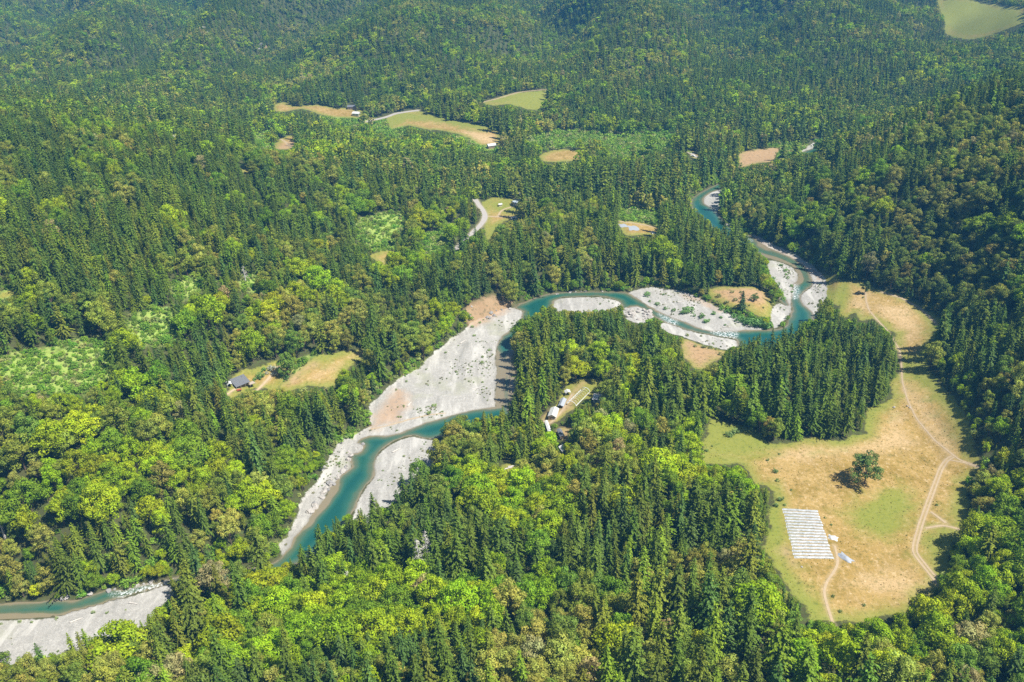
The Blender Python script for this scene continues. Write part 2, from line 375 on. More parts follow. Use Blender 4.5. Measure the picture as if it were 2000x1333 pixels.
# tracks: (kind, half width in m, points)
TRACKS = [
 ('dirt', .8, [(1690,572),(1692,590),(1697,606),(1712,624),(1735,648),(1757,684),(1761,720),(1762,745),(1773,783),(1790,818),(1825,860),(1874,899),(1926,916)]),
 ('dirt', 1.4, [(1862,892),(1850,897),(1838,915),(1825,950),(1812,985),(1798,1025),(1787,1064),(1786,1080),(1808,1108),(1838,1145)]),
 ('dirt', 0.7, [(1855,899),(1885,904),(1924,918)]),
 ('dirt', 1.1, [(1808,1032),(1843,1026),(1874,1034),(1897,1042)]),
 ('dirt', 1.0, [(1818,1000),(1832,1010),(1850,1024)]),
 ('dirt', 1.0, [(1629,1224),(1621,1200),(1615,1181),(1609,1157),(1614,1138),(1628,1118),(1636,1105),(1636,1088),(1630,1066)]),
 ('dirt', 1.1, [(1720,570),(1760,582),(1800,604),(1836,640)]),
 ('road', 2.1, [(928,390),(936,402),(944,412),(948,422),(945,432),(935,444),(921,457),(906,470),(890,488)]),
 ('dirt', 1.3, [(948,423),(979,424),(1016,424)]),
 ('dirt', 1.1, [(973,423),(976,415),(984,409),(1002,404)]),
 ('road', 2.2, [(716,238),(735,234),(755,229),(773,222),(800,218),(818,216)]),
 ('dirt', 1.8, [(939,201),(975,192),(1011,181),(1046,177),(1082,174)]),
 ('dirt', 1.6, [(536,270),(550,272),(560,280),(570,289)]),
 ('dirt', 1.3, [(1208,433),(1230,435),(1260,440),(1284,445)]),
 ('dirt', 1.3, [(735,537),(756,530),(778,525)]),
 ('dirt', 1.0, [(440,775),(450,765),(468,756)]),
 ('dirt', 1.2, [(500,765),(520,745),(545,715)]),
 ('dirt', 0.6, [(724,832),(760,828),(800,818),(840,808),(868,805)]),
 ('dirt', 1.2, [(1060,822),(1072,830),(1085,818),(1100,800),(1118,770)]),
 ('road', 1.8, [(1330,288),(1345,296),(1362,309),(1372,306)]),
]
# woods by look: (weights conifer, tanoak, maple, brush) painted in photo space, later ones on top
ZONES = [
 ((.88,.08,.03,.01), [(-20,230),(150,250),(330,300),(520,320),(700,330),(930,380),(930,420),(700,420),(700,560),(640,640),(440,640),(330,590),(230,600),(110,560),(-20,570)]),
 ((.90,.07,.03,.00), [(760,560),(860,470),(900,430),(960,330),(1340,330),(1350,400),(1480,490),(1510,560),(1380,560),(1230,560),(1050,580),(960,580),(900,600)]),
 ((.30,.42,.22,.06), [(0,720),(230,700),(430,760),(560,770),(700,720),(740,800),(700,850),(640,920),(590,1000),(520,1060),(340,1125),(0,1190)]),
 ((.68,.20,.10,.02), [(230,720),(430,770),(640,770),(730,720),(720,830),(640,900),(560,960),(430,880),(300,830)]),
 ((.05,.14,.78,.03), [(0,1010),(0,890),(130,870),(300,860),(380,845),(450,860),(430,915),(300,940),(250,970),(150,1010),(60,1090),(0,1100)]),
 ((.12,.44,.40,.04), [(300,930),(430,900),(560,930),(500,1030),(380,1060),(240,1050),(200,990)]),
 ((.20,.72,.06,.02), [(0,575),(110,565),(230,600),(240,650),(130,668),(0,690)]),
 ((.25,.15,.40,.20), [(225,650),(300,590),(470,560),(520,640),(450,720),(330,760),(230,740)]),
 ((.72,.22,.05,.01), [(330,650),(560,600),(700,640),(690,680),(560,690),(440,735),(380,760),(330,720)]),
 ((.62,.30,.06,.02), [(1390,360),(1700,240),(2000,170),(2000,700),(1880,640),(1620,520),(1470,450)]),
 ((.20,.66,.13,.01), [(1480,430),(1700,330),(2000,330),(2000,600),(1850,600),(1640,510)]),
 ((.45,.33,.22,.00), [(1840,640),(2000,620),(2000,1333),(1600,1333),(1630,1215),(1850,1140),(1900,930),(1820,700)]),
 ((.28,.12,.58,.02), [(1500,1333),(1560,1220),(1800,1190),(1900,1040),(1960,900),(1880,760),(1900,740),(2000,880),(2000,1150),(1800,1333)]),
 ((.64,.24,.12,.00), [(660,1030),(860,860),(1040,800),(1360,800),(1480,960),(1500,1060),(1350,1060),(1000,1180),(900,1100)]),
 ((.72,.20,.08,.00), [(1000,650),(1080,590),(1330,650),(1350,770),(1270,820),(1180,740),(1040,760),(1000,720)]),
 ((.66,.18,.16,.00), [(1340,740),(1480,650),(1640,620),(1760,660),(1750,800),(1640,870),(1400,820)]),
 ((.25,.25,.48,.02), [(1330,740),(1420,690),(1480,720),(1480,820),(1390,820),(1400,900),(1350,900)]),
 ((.03,.03,.92,.02), [(840,925),(900,912),(1000,925),(1080,912),(1118,940),(1112,1000),(1085,1040),(1050,1025),(1000,1012),(950,990),(890,970)]),
 ((.04,.05,.90,.01), [(480,1150),(560,1130),(660,1150),(720,1115),(800,1105),(870,1130),(930,1115),(975,1160),(935,1205),(860,1200),(800,1225),(700,1235),(600,1215),(500,1210)]),
 ((.38,.32,.30,.00), [(340,1130),(560,1090),(700,1120),(660,1150),(500,1150),(480,1210),(700,1240),(500,1300),(250,1260)]),
 ((.14,.68,.16,.02), [(-20,1275),(130,1230),(260,1225),(330,1240),(300,1340),(-20,1340)]),
 ((.52,.36,.12,.00), [(280,1340),(400,1250),(700,1240),(900,1220),(1000,1340)]),
 ((.20,.76,.04,.00), [(980,1200),(1080,1150),(1200,1085),(1330,1050),(1450,1090),(1520,1190),(1545,1340),(960,1340)]),
 ((.10,.10,.70,.10), [(690,415),(760,400),(890,410),(930,420),(915,460),(860,480),(800,530),(760,560),(735,545),(690,480)]),
 ((.03,.04,.88,.05), [(1020,260),(1160,258),(1200,232),(1300,240),(1330,270),(1240,305),(1160,300),(1140,292),(1060,292)]),
 ((.30,.10,.50,.10), [(500,215),(650,225),(760,250),(900,290),(940,300),(840,300),(700,290),(560,300),(480,260)]),
 ((.10,.10,.60,.20), [(1440,455),(1480,470),(1515,500),(1505,520),(1540,580),(1530,590),(1500,540),(1460,500)]),
 ((.12,.12,.70,.06), [(1590,575),(1620,580),(1640,640),(1600,650),(1580,630)]),
 ((.15,.25,.50,.10), [(770,740),(850,680),(900,650),(870,630),(800,690),(745,740),(700,850),(735,800)]),
 ((.30,.20,.45,.05), [(0,1170),(160,1150),(330,1125),(330,1100),(120,1120),(0,1130)]),
]
RIFFLE = [
 [(1424,446),(1440,449),(1462,462),(1470,472),(1456,470),(1436,458)],
 [(1543,560),(1558,556),(1562,575),(1556,585),(1546,582)],
 [(1284,612),(1300,617),(1322,626),(1320,636),(1298,628)],
 [(1388,646),(1440,648),(1436,664),(1420,662),(1400,656)],
 [(215,1160),(245,1152),(285,1142),(335,1132),(335,1142),(282,1160),(240,1168)],
]
SHOAL = [[(646,952),(664,948),(668,962),(652,976),(640,972)], [(640,968),(655,972),(640,990),(615,1012),(604,1024),(625,996)], [(970,700),(1004,690),(1030,740),(1010,795),(972,795)], [(1462,470),(1500,488),(1545,515),(1572,545),(1560,560),(1545,530),(1500,510),(1475,495)], [(-30,1202),(50,1200),(90,1203),(50,1212),(-30,1218)],
         [(1466,472),(1500,500),(1480,498)]]

def smooth_poly(p, n=3):
    p = np.array(p, float); m = len(p); out = []
    for i in range(m):
        a, b, c_, d = p[i - 1], p[i], p[(i + 1) % m], p[(i + 2) % m]
        for t in np.arange(n) / n:
            out.append(.5 * (2 * b + (c_ - a) * t + (2 * a - 5 * b + 4 * c_ - d) * t * t + (3 * b - a - 3 * c_ + d) * t ** 3))
    return np.array(out)

def pip_dist(P, poly, clampd=40.0):
    """signed distance (inside positive), clamped"""
    out = np.full(len(P), -clampd)
    lo = poly.min(0) - clampd; hi = poly.max(0) + clampd
    idx = np.nonzero((P[:, 0] > lo[0]) & (P[:, 0] < hi[0]) & (P[:, 1] > lo[1]) & (P[:, 1] < hi[1]))[0]
    if len(idx) == 0: return out
    q = P[idx]; d2 = np.full(len(q), 1e18); ins = np.zeros(len(q), bool)
    A_ = poly; B_ = np.roll(poly, -1, 0)
    for a, b in zip(A_, B_):
        e = b - a; L = e @ e
        w_ = q - a
        t = np.clip((w_ @ e) / (L + 1e-12), 0, 1)
        dx = w_[:, 0] - t * e[0]; dy = w_[:, 1] - t * e[1]
        d2 = np.minimum(d2, dx * dx + dy * dy)
        if a[1] != b[1]:
            cr = ((a[1] > q[:, 1]) != (b[1] > q[:, 1])) & (q[:, 0] < (b[0] - a[0]) * (q[:, 1] - a[1]) / (b[1] - a[1]) + a[0])
            ins ^= cr
    d = np.sqrt(d2)
    out[idx] = np.clip(np.where(ins, d, -d), -clampd, clampd)
    return out

def line_dist(P, pts, clampd=40.0):
    out = np.full(len(P), clampd)
    lo = pts.min(0) - clampd; hi = pts.max(0) + clampd
    idx = np.nonzero((P[:, 0] > lo[0]) & (P[:, 0] < hi[0]) & (P[:, 1] > lo[1]) & (P[:, 1] < hi[1]))[0]
    if len(idx) == 0: return out
    q = P[idx]; d2 = np.full(len(q), 1e18)
    for a, b in zip(pts[:-1], pts[1:]):
        e = b - a; w_ = q - a
        t = np.clip((w_ @ e) / (e @ e + 1e-12), 0, 1)
        d2 = np.minimum(d2, ((w_ - t[:, None] * e) ** 2).sum(1))
    out[idx] = np.minimum(np.sqrt(d2), clampd)
    return out

def on_level(polys, z):
    return [on_plane(p[:, 0], p[:, 1], z)[:, :2] for p in (smooth_poly(q) for q in polys)]
def on_land(polys, n=2):
    return [cast(p[:, 0], p[:, 1])[:, :2] for p in (smooth_poly(q, n) for q in polys)]

W_water = on_level(WATER, 0.0)
W_grav = on_level(GRAVEL, 0.8)
W_riff = on_level(RIFFLE, 0.0)
W_shoal = on_level(SHOAL, 0.0)
W_mead = on_land(MEADOW)
W_brush = on_land(BRUSH)
W_bare = on_land(BARE)
W_green = on_land(GREEN)
W_pale = on_land(PALE)
W_track = []
for kind, hw, pts in TRACKS:
    p = np.array(pts, float)
    t = np.concatenate([[0], np.cumsum(np.hypot(*np.diff(p, axis=0).T))])
    # smooth the polyline a little
    tt = np.linspace(0, t[-1], max(6, int(t[-1] / 4)))
    q = np.stack([np.interp(tt, t, p[:, 0]), np.interp(tt, t, p[:, 1])], 1)
    q[1:-1] = .25 * q[:-2] + .5 * q[1:-1] + .25 * q[2:]
    W_track.append((kind, hw, cast(q[:, 0], q[:, 1])[:, :2]))

def union(P, polys, clampd=40.0):
    d = np.full(len(P), -clampd)
    for p in polys: d = np.maximum(d, pip_dist(P, p, clampd))
    return d

def wander(P):
    return 2.2 * (fbm(P[:, 0] / 5.5, P[:, 1] / 5.5, 3) - .5)
def water_d(P, c=40.0):
    d = union(P, W_water, c)
    return np.where(d > -c, d + wander(P) * (np.abs(d) < 6), d)
def ground_z(x, y, dW=None, dG=None):
    x = np.atleast_1d(np.asarray(x, float)); y = np.atleast_1d(np.asarray(y, float))
    P = np.stack([x, y], 1)
    if dW is None: dW = water_d(P)
    if dG is None: dG = union(P, W_grav)
    z = hb(x, y)
    dist = np.maximum(-dW, 0)
    zg = 0.03 + np.minimum(0.07 * dist, 1.3) + np.where(dist > 2, .5 * (vnoise(x / 7, y / 7) - .5) * np.minimum(dist / 12, 1), 0)
    zg = np.maximum(zg, 0.03 + 0.02 * dist)
    z = z + (zg - z) * sstep(-7, 1.5, dG)
    k = sstep(-17, 0, dW) * (1 - sstep(-7, 1.5, dG))
    z = z + (0.05 + 0.1 * dist - z) * k
    bed = -np.minimum(0.05 + 0.16 * dW, 1.8)
    return np.where(dW > 0, bed, np.maximum(z, 0.02 + 0.01 * np.minimum(dist, 20)))

# ------------------------------------------------------------------ node helper
class NT:
    def __init__(s, name):
        s.m = bpy.data.materials.new(name); s.m.use_nodes = True
        s.t = s.m.node_tree; s.t.nodes.clear()
        s.out = s.t.nodes.new('ShaderNodeOutputMaterial')
    def nd(s, ty, **kw):
        n_ = s.t.nodes.new(ty)
        for k, v in kw.items(): setattr(n_, k, v)
        return n_
    def put(s, sock, v):
        if v is None: return
        if hasattr(v, 'links'): s.t.links.new(v, sock)
        elif isinstance(v, (tuple, list)):
            sock.default_value = tuple(v) + ((1.0,) if len(v) == 3 and len(sock.default_value) == 4 else ())
        else: sock.default_value = v
    def math(s, op, a, b=None, c_=None, clamp=False):
        n_ = s.nd('ShaderNodeMath', operation=op, use_clamp=clamp)
        s.put(n_.inputs[0], a); s.put(n_.inputs[1], b); s.put(n_.inputs[2], c_)
        return n_.outputs[0]
    def mix(s, f, a, b, mode='MIX'):
        n_ = s.nd('ShaderNodeMix', data_type='RGBA', blend_type=mode)
        s.put(n_.inputs[0], f); s.put(n_.inputs[6], a); s.put(n_.inputs[7], b)
        return n_.outputs[2]
    def noise(s, scale, detail=3, rough=.55, vec=None, dist=0.0):
        n_ = s.nd('ShaderNodeTexNoise')
        n_.inputs['Scale'].default_value = scale; n_.inputs['Detail'].default_value = detail
        n_.inputs['Roughness'].default_value = rough; n_.inputs['Distortion'].default_value = dist
        s.put(n_.inputs['Vector'], vec if vec is not None else s.pos())
        return n_.outputs['Fac']
    def pos(s):
        if not hasattr(s, '_p'): s._p = s.nd('ShaderNodeNewGeometry').outputs['Position']
        return s._p
    def step(s, v, a, b):
        n_ = s.nd('ShaderNodeMapRange', interpolation_type='SMOOTHSTEP')
        s.put(n_.inputs['Value'], v); n_.inputs['From Min'].default_value = a; n_.inputs['From Max'].default_value = b
        return n_.outputs['Result']
    def attr(s, name, ty='GEOMETRY'):
        n_ = s.nd('ShaderNodeAttribute', attribute_name=name, attribute_type=ty)
        return n_
    def sep(s, col):
        n_ = s.nd('ShaderNodeSeparateColor'); s.put(n_.inputs[0], col)
        return n_.outputs
    def bsdf(s, col, rough=.8, spec=.3, **kw):
        n_ = s.nd('ShaderNodeBsdfPrincipled')
        s.put(n_.inputs['Base Color'], col); s.put(n_.inputs['Roughness'], rough); s.put(n_.inputs['Specular IOR Level'], spec)
        for k, v in kw.items(): s.put(n_.inputs[k], v)
        s.t.links.new(n_.outputs[0], s.out.inputs[0])
        return n_
    def bump(s, h, strength=.3, dist=.2):
        n_ = s.nd('ShaderNodeBump'); n_.inputs['Strength'].default_value = strength; n_.inputs['Distance'].default_value = dist
        s.put(n_.inputs['Height'], h)
        return n_.outputs[0]

def plain(name, col, rough=.7, spec=.3, var=.18, scale=2.0, metal=0.0):
    t = NT(name)
    f = t.noise(scale, 4)
    a = tuple(x * (1 - var) for x in col); b = tuple(min(x * (1 + var), 1) for x in col)
    t.bsdf(t.mix(f, a, b), rough, spec, Metallic=metal)
    return t.m

# ------------------------------------------------------------------ ground material
t = NT('ground_cover')
c1 = t.attr('cover_a'); c2 = t.attr('cover_b'); c3 = t.attr('cover_c')
a_ = t.sep(c1.outputs['Color']); b_ = t.sep(c2.outputs['Color']); c_ = t.sep(c3.outputs['Color'])
dG, dM, dB = a_[0], a_[1], a_[2]
dGr, dPa, dW = b_[0], b_[1], b_[2]
dBr, dT, dRo = c_[0], c_[1], c_[2]
n60 = t.noise(1 / 34, 3); n8 = t.noise(1 / 9, 4, .6); n2 = t.noise(1 / 2.2, 4, .65); n05 = t.noise(1.6, 3, .7)
ctr = lambda nn, amp: t.math('MULTIPLY', t.math('SUBTRACT', nn, .5), amp)
floor_ = t.mix(n8, (.045, .055, .016), (.105, .10, .04))
floor_ = t.mix(t.step(n2, .45, .75), floor_, (.085, .12, .028))
brush = t.mix(n8, (.22, .34, .05), (.36, .40, .11))
brush = t.mix(t.step(n2, .52, .7), brush, (.15, .27, .035))
col = t.mix(t.step(t.math('ADD', dBr, ctr(n8, 22)), -4, 4), floor_, brush)
# meadow grass
gold = t.mix(t.step(n60, .3, .7), (.37, .242, .066), (.46, .312, .112))
gold = t.mix(t.step(n8, .42, .66), gold, (.30, .20, .048))
green = t.mix(n8, (.165, .225, .032), (.275, .285, .048))
pale = t.mix(n8, (.66, .47, .27), (.55, .385, .19))
dgn = t.math('ADD', dGr, ctr(n8, 26))
meadow = t.mix(t.math('MULTIPLY', t.step(t.math('ADD', dPa, ctr(n8, 34)), -5, 12), .75), gold, pale)
vs = t.nd('ShaderNodeMapping'); vs.inputs['Scale'].default_value = (.5, .16, .5); vs.inputs['Rotation'].default_value = (0, 0, 1.1)
t.put(vs.inputs['Vector'], t.pos())
streak = t.noise(1.0, 5, .7, vs.outputs[0])
meadow = t.mix(t.step(streak, .5, .74), meadow, t.mix(.5, meadow, pale))
meadow = t.mix(t.step(n2, .50, .72), meadow, t.mix(.6, meadow, (.15, .14, .03)))
meadow = t.mix(t.step(n2, .46, .30), meadow, t.mix(.45, meadow, (.72, .55, .33)))
meadow = t.mix(t.step(n05, .45, .75), meadow, t.mix(.5, meadow, (.12, .09, .03)))
green = t.mix(t.step(n2, .5, .72), green, (.13, .18, .03))
meadow = t.mix(t.math('MULTIPLY', t.step(dgn, -8, 9), .85), meadow, green)
meadow = t.mix(t.math('MULTIPLY', t.step(t.math('ADD', dM, ctr(n8, 14)), 9, 0), .75), meadow, green)
meadow = t.mix(t.step(n05, .5, .8), meadow, t.mix(.4, meadow, (.13, .12, .03)))
col = t.mix(t.step(t.math('ADD', t.math('ADD', dM, ctr(n2, 5)), ctr(n8, 7)), -.8, .8), col, meadow)
# gravel
stone = t.mix(n8, (.37, .35, .312), (.50, .475, .43))
stone = t.mix(t.step(n2, .45, .7), stone, (.54, .515, .465))
vor = t.nd('ShaderNodeTexVoronoi'); vor.inputs['Scale'].default_value = 2.2; t.put(vor.inputs['Vector'], t.pos())
stone = t.mix(t.step(n05, .50, .72), stone, t.mix(.5, stone, (.15, .145, .13)))
stone = t.mix(t.step(vor.outputs['Distance'], .25, .6), stone, t.mix(.35, stone, (.20, .19, .17)))
stone = t.mix(t.step(t.math('ADD', n60, ctr(n8, .35)), .56, .70), stone, t.mix(.5, stone, (.33, .33, .22)))
gmap = t.nd('ShaderNodeMapping'); gmap.inputs['Scale'].default_value = (.16, .035, .1); gmap.inputs['Rotation'].default_value = (0, 0, .75); t.put(gmap.inputs['Vector'], t.pos())
flow = t.noise(1.0, 4, .6, gmap.outputs[0], .4)
stone = t.mix(t.math('MULTIPLY', t.step(flow, .50, .66), .55), stone, (.60, .575, .52))
stone = t.mix(t.math('MULTIPLY', t.step(flow, .44, .33), .50), stone, (.24, .232, .205))
col = t.mix(t.step(t.math('ADD', t.math('ADD', dG, ctr(n2, 3)), ctr(n8, 4)), -.5, .5), col, stone)
# bare earth
earth = t.mix(n8, (.40, .235, .125), (.50, .345, .21))
earth = t.mix(t.step(n2, .5, .68), earth, (.24, .165, .10))
col = t.mix(t.math('MULTIPLY', t.step(t.math('ADD', dB, ctr(n8, 13)), -4, 6), .72), col, earth)
# tracks and roads: worn fringe
wear = t.mix(n2, (.50, .385, .25), (.40, .30, .17))
col = t.mix(t.math('MULTIPLY', t.step(t.math('ADD', dT, ctr(n8, 2.6)), -1.2, .8), .5), col, wear)
col = t.mix(t.math('MULTIPLY', t.step(t.math('ADD', dRo, ctr(n8, 2)), -2.2, .0), .7), col, (.36, .31, .2))
# wet margin and the bed below the water
damp = t.step(t.math('ADD', dW, ctr(n2, 1.5)), -1.5, .3)
col = t.mix(t.math('MULTIPLY', damp, .55), col, (.15, .125, .08))
bump = t.bump(t.math('ADD', t.math('MULTIPLY', n05, .35), n2), .55, .35)
t.bsdf(col, .92, .15, Normal=bump)
M_GROUND = t.m

# water
t = NT('river_water')
dw = t.attr('dw'); dd = t.sep(dw.outputs['Color'])
big = t.noise(1 / 16, 3); sm = t.noise(.55, 3, .6); fine = t.noise(2.2, 2)
ed = t.math('ADD', dd[0], t.math('MULTIPLY', t.math('SUBTRACT', big, .5), 3.6))
ed = t.math('SUBTRACT', ed, t.math('MULTIPLY', t.step(dd[2], -6, 6), 5.2))
col = t.mix(t.step(ed, .1, 1.8), (.24, .20, .125), (.10, .135, .08))
col = t.mix(t.step(ed, 1.4, 4.8), col, (.034, .125, .086))
col = t.mix(t.step(ed, 3.0, 8.0), col, (.012, .088, .072))
rf = t.step(dd[1], -2.0, 2.5)
white = t.math('MULTIPLY', rf, t.step(t.noise(.8, 5, .75), .46, .60))
col = t.mix(white, col, (.72, .74, .74))
rough = t.math('ADD', t.math('MULTIPLY', white, .5), .11)
t.bsdf(col, rough, .5, Normal=t.bump(t.math('ADD', sm, t.math('MULTIPLY', fine, .4)), .12, .3))
M_WATER = t.m

# ------------------------------------------------------------------ ground sheet (fan grid, one sheet split along its own edges)
ys = [110.0]
while ys[-1] < 4550:
    y0 = ys[-1]
    ys.append(y0 + (max(1.1, y0 * .0027) if y0 < 760 else y0 * (.0045 if y0 < 1250 else .012)))
ys = np.array(ys)
us = np.linspace(-1, 1, 860)
us = .80 * us + .75 * us ** 7
UX, UY = np.meshgrid(us, ys, indexing='xy')
TX = (UX * UY).ravel(); TY = UY.ravel()
TX = TX + np.where(True, 0, 0)
TP = np.stack([TX, TY], 1)
tdW = water_d(TP); tdG = union(TP, W_grav)
TZ = ground_z(TX, TY, tdW, tdG)
tdM = union(TP, W_mead); tdB = union(TP, W_bare); tdGr = union(TP, W_green); tdPa = union(TP, W_pale); tdBr = union(TP, W_brush)
tdT = np.full(len(TP), -40.0); tdR = np.full(len(TP), -40.0)
for kind, hw, pts in W_track:
    d = hw - line_dist(TP, pts)
    if kind == 'road': tdR = np.maximum(tdR, d)
    else: tdT = np.maximum(tdT, d)
nr, nc = len(ys), len(us)
ii = np.arange(nr * nc).reshape(nr, nc)
quads = np.stack([ii[:-1, :-1], ii[:-1, 1:], ii[1:, 1:], ii[1:, :-1]], -1).reshape(-1, 4)

def sheet(name, faces, V, attrs, mat):
    used = np.unique(faces)
    remap = np.zeros(len(V), int); remap[used] = np.arange(len(used))
    v = V[used]; f = remap[faces]
    m = bpy.data.meshes.new(name)
    m.vertices.add(len(v)); m.vertices.foreach_set('co', v.astype(np.float32).ravel())
    m.loops.add(f.size); m.loops.foreach_set('vertex_index', f.astype(np.int32).ravel())
    m.polygons.add(len(f)); m.polygons.foreach_set('loop_start', np.arange(0, f.size, 4, dtype=np.int32))
    m.polygons.foreach_set('use_smooth', np.ones(len(f), bool))
    m.update(calc_edges=True)
    for an, arr in attrs.items():
        at = m.attributes.new(an, 'FLOAT_COLOR', 'POINT')
        at.data.foreach_set('color', arr[used].astype(np.float32).ravel())
    m.materials.append(mat)
    o = bpy.data.objects.new(name, m); COL.objects.link(o)
    return o

one = np.ones(len(TP))
cov = {'cover_a': np.stack([tdG, tdM, tdB, one], 1), 'cover_b': np.stack([tdGr, tdPa, tdW, one], 1), 'cover_c': np.stack([tdBr, tdT, tdR, one], 1)}
TV = np.stack([TX, TY, TZ], 1)
fG = tdG[quads].mean(1); fM = tdM[quads].mean(1); fW = tdW[quads].mean(1)
cls = np.where((fG > 0) & (fW < .3), 1, np.where((fM > 0) & (fW < 0), 2, 0))
tag(sheet('ground', quads[cls == 0], TV, cov, M_GROUND), kind='structure')
tag(sheet('gravel_bar', quads[cls == 1], TV, cov, M_GROUND), kind='structure')
tag(sheet('meadow', quads[cls == 2], TV, cov, M_GROUND), kind='structure')
# water surface
wf = quads[(tdW[quads].max(1) > -2.5)]
WV = TV.copy(); WV[:, 2] = 0.0
wd = np.stack([tdW, union(TP, W_riff), union(TP, W_shoal), one], 1)
tag(sheet('river', wf, WV, {'dw': wd}, M_WATER), kind='structure')
# track and road surfaces, draped a hand's breadth above the ground
M_TRACK = plain('track_dirt', (.46, .35, .22), .95, .1, .22, .8)
M_ROAD = plain('road_surface', (.40, .365, .33), .85, .2, .15, .6)
from mathutils.bvhtree import BVHTree
near = quads[(TY[quads[:, 0]] < 1300)]
BVH = BVHTree.FromPolygons([tuple(p) for p in TV[:near.max() + 1]], [tuple(f) for f in near.tolist()])
def zat(x, y):
    h = BVH.ray_cast(Vector((x, y, 900.0)), Vector((0, 0, -1)))
    return h[0].z if h[0] is not None else float(ground_z(x, y)[0])
def ribbon(name, mat, pts, hw, lift):
    L = np.concatenate([[0], np.cumsum(np.hypot(*np.diff(pts, axis=0).T))])
    tt = np.arange(0, L[-1], 1.2)
    q = np.stack([np.interp(tt, L, pts[:, 0]), np.interp(tt, L, pts[:, 1])], 1)
    for _ in range(3): q[1:-1] = .25 * q[:-2] + .5 * q[1:-1] + .25 * q[2:]
    d = np.gradient(q, axis=0); d /= np.linalg.norm(d, axis=1)[:, None] + 1e-9
    nrm = np.stack([-d[:, 1], d[:, 0]], 1)
    mb = MB(); offs = [-1, -.5, 0, .5, 1]
    vs = []
    for i in range(len(q)):
        wob = hw * (1 + .25 * (vnoise(np.array([i * .21]), np.array([hw * 7.0]))[0] - .5))
        for o_ in offs:
            p = q[i] + nrm[i] * o_ * wob
            vs.append((p[0], p[1], zat(p[0], p[1]) + lift))
    k = len(offs)
    fs = [(i * k + j, i * k + j + 1, (i + 1) * k + j + 1, (i + 1) * k + j) for i in range(len(q) - 1) for j in range(k - 1)]
    mb.add(vs, fs)
    return mb.build(name, mat, smooth=True)
for kind, hw, pts in W_track:
    if kind == 'road':
        tag(ribbon('road', M_ROAD, pts, hw, .07), kind='structure')
    elif hw > 1.2:      # the two wheel ruts of a track
        d = np.gradient(pts, axis=0); d /= np.linalg.norm(d, axis=1)[:, None] + 1e-9
        nrm = np.stack([-d[:, 1], d[:, 0]], 1)
        for sgn in (-1, 1):
            tag(ribbon('dirt_track', M_TRACK, pts + sgn * nrm * hw * .55, .42, .05), kind='structure')
    else:
        tag(ribbon('dirt_track', M_TRACK, pts, hw * .5, .05), kind='structure')
# ------------------------------------------------------------------ foliage
def foliage_mat(name, trans=.22, tip=None):
    t = NT(name)
    tint = t.attr('tint', 'INSTANCER'); leaf = t.attr('leaf')
    col = t.mix(1.0, tint.outputs['Color'], leaf.outputs['Color'], 'MULTIPLY')
    d = t.nd('ShaderNodeBsdfDiffuse'); t.put(d.inputs[0], col)
    tr = t.nd('ShaderNodeBsdfTranslucent'); t.put(tr.inputs[0], t.mix(.5, col, (.9, 1.0, .35), 'MULTIPLY'))
    m1 = t.nd('ShaderNodeMixShader'); m1.inputs[0].default_value = trans
    t.t.links.new(d.outputs[0], m1.inputs[1]); t.t.links.new(tr.outputs[0], m1.inputs[2])
    g = t.nd('ShaderNodeBsdfGlossy'); g.inputs['Roughness'].default_value = .5; t.put(g.inputs[0], (.8, .9, .55))
    m2 = t.nd('ShaderNodeMixShader'); m2.inputs[0].default_value = .014
    t.t.links.new(m1.outputs[0], m2.inputs[1]); t.t.links.new(g.outputs[0], m2.inputs[2])
    t.t.links.new(m2.outputs[0], t.out.inputs[0])
    return t.m
M_NEEDLE = foliage_mat('needles', .15)
M_LEAF = foliage_mat('leaves', .28)
M_BARK = plain('bark', (.16, .115, .08), .9, .1, .35, 3.0)
M_DEAD = plain('dead_wood', (.60, .555, .50), .9, .1, .25, 3.0)

def kites(C, D, Nrm, L, Wd, droop=.15):
    """many leaf sprays: centre, direction, normal, length, width -> verts, quads"""
    S = np.cross(D, Nrm); S /= np.linalg.norm(S, axis=1)[:, None] + 1e-9
    L = L[:, None]; Wd = Wd[:, None]
    b = C - D * L * .25
    l = C + S * Wd * .5 + D * L * .2
    r = C - S * Wd * .5 + D * L * .2
    t_ = C + D * L * .75 - Nrm * L * droop
    V = np.stack([b, r, t_, l], 1).reshape(-1, 3)
    Fq = np.arange(len(V)).reshape(-1, 4)
    return V, Fq

def foliage_mesh(name, V, Fq, leafcol, mat, extra=None, mat2=None):
    nv = len(V)
    F_all = Fq; mi = np.zeros(len(Fq), np.int32)
    V_all = V
    polys = [tuple(f) for f in Fq.tolist()]
    if extra is not None:
        V_all = np.vstack([V, np.array(extra.v)])
        polys += [tuple(nv + i for i in f) for f in extra.f]
        mi = np.concatenate([mi, np.ones(len(extra.f), np.int32)])
    m = bpy.data.meshes.new(name)
    m.from_pydata(V_all.tolist(), [], polys)
    m.materials.append(mat)
    if extra is not None:
        m.materials.append(mat2); m.polygons.foreach_set('material_index', mi)
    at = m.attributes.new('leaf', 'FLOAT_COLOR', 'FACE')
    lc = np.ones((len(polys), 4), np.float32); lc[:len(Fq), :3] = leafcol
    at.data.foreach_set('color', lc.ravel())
    m.update()
    return m

def unit(v): return v / (np.linalg.norm(v, axis=-1, keepdims=True) + 1e-9)

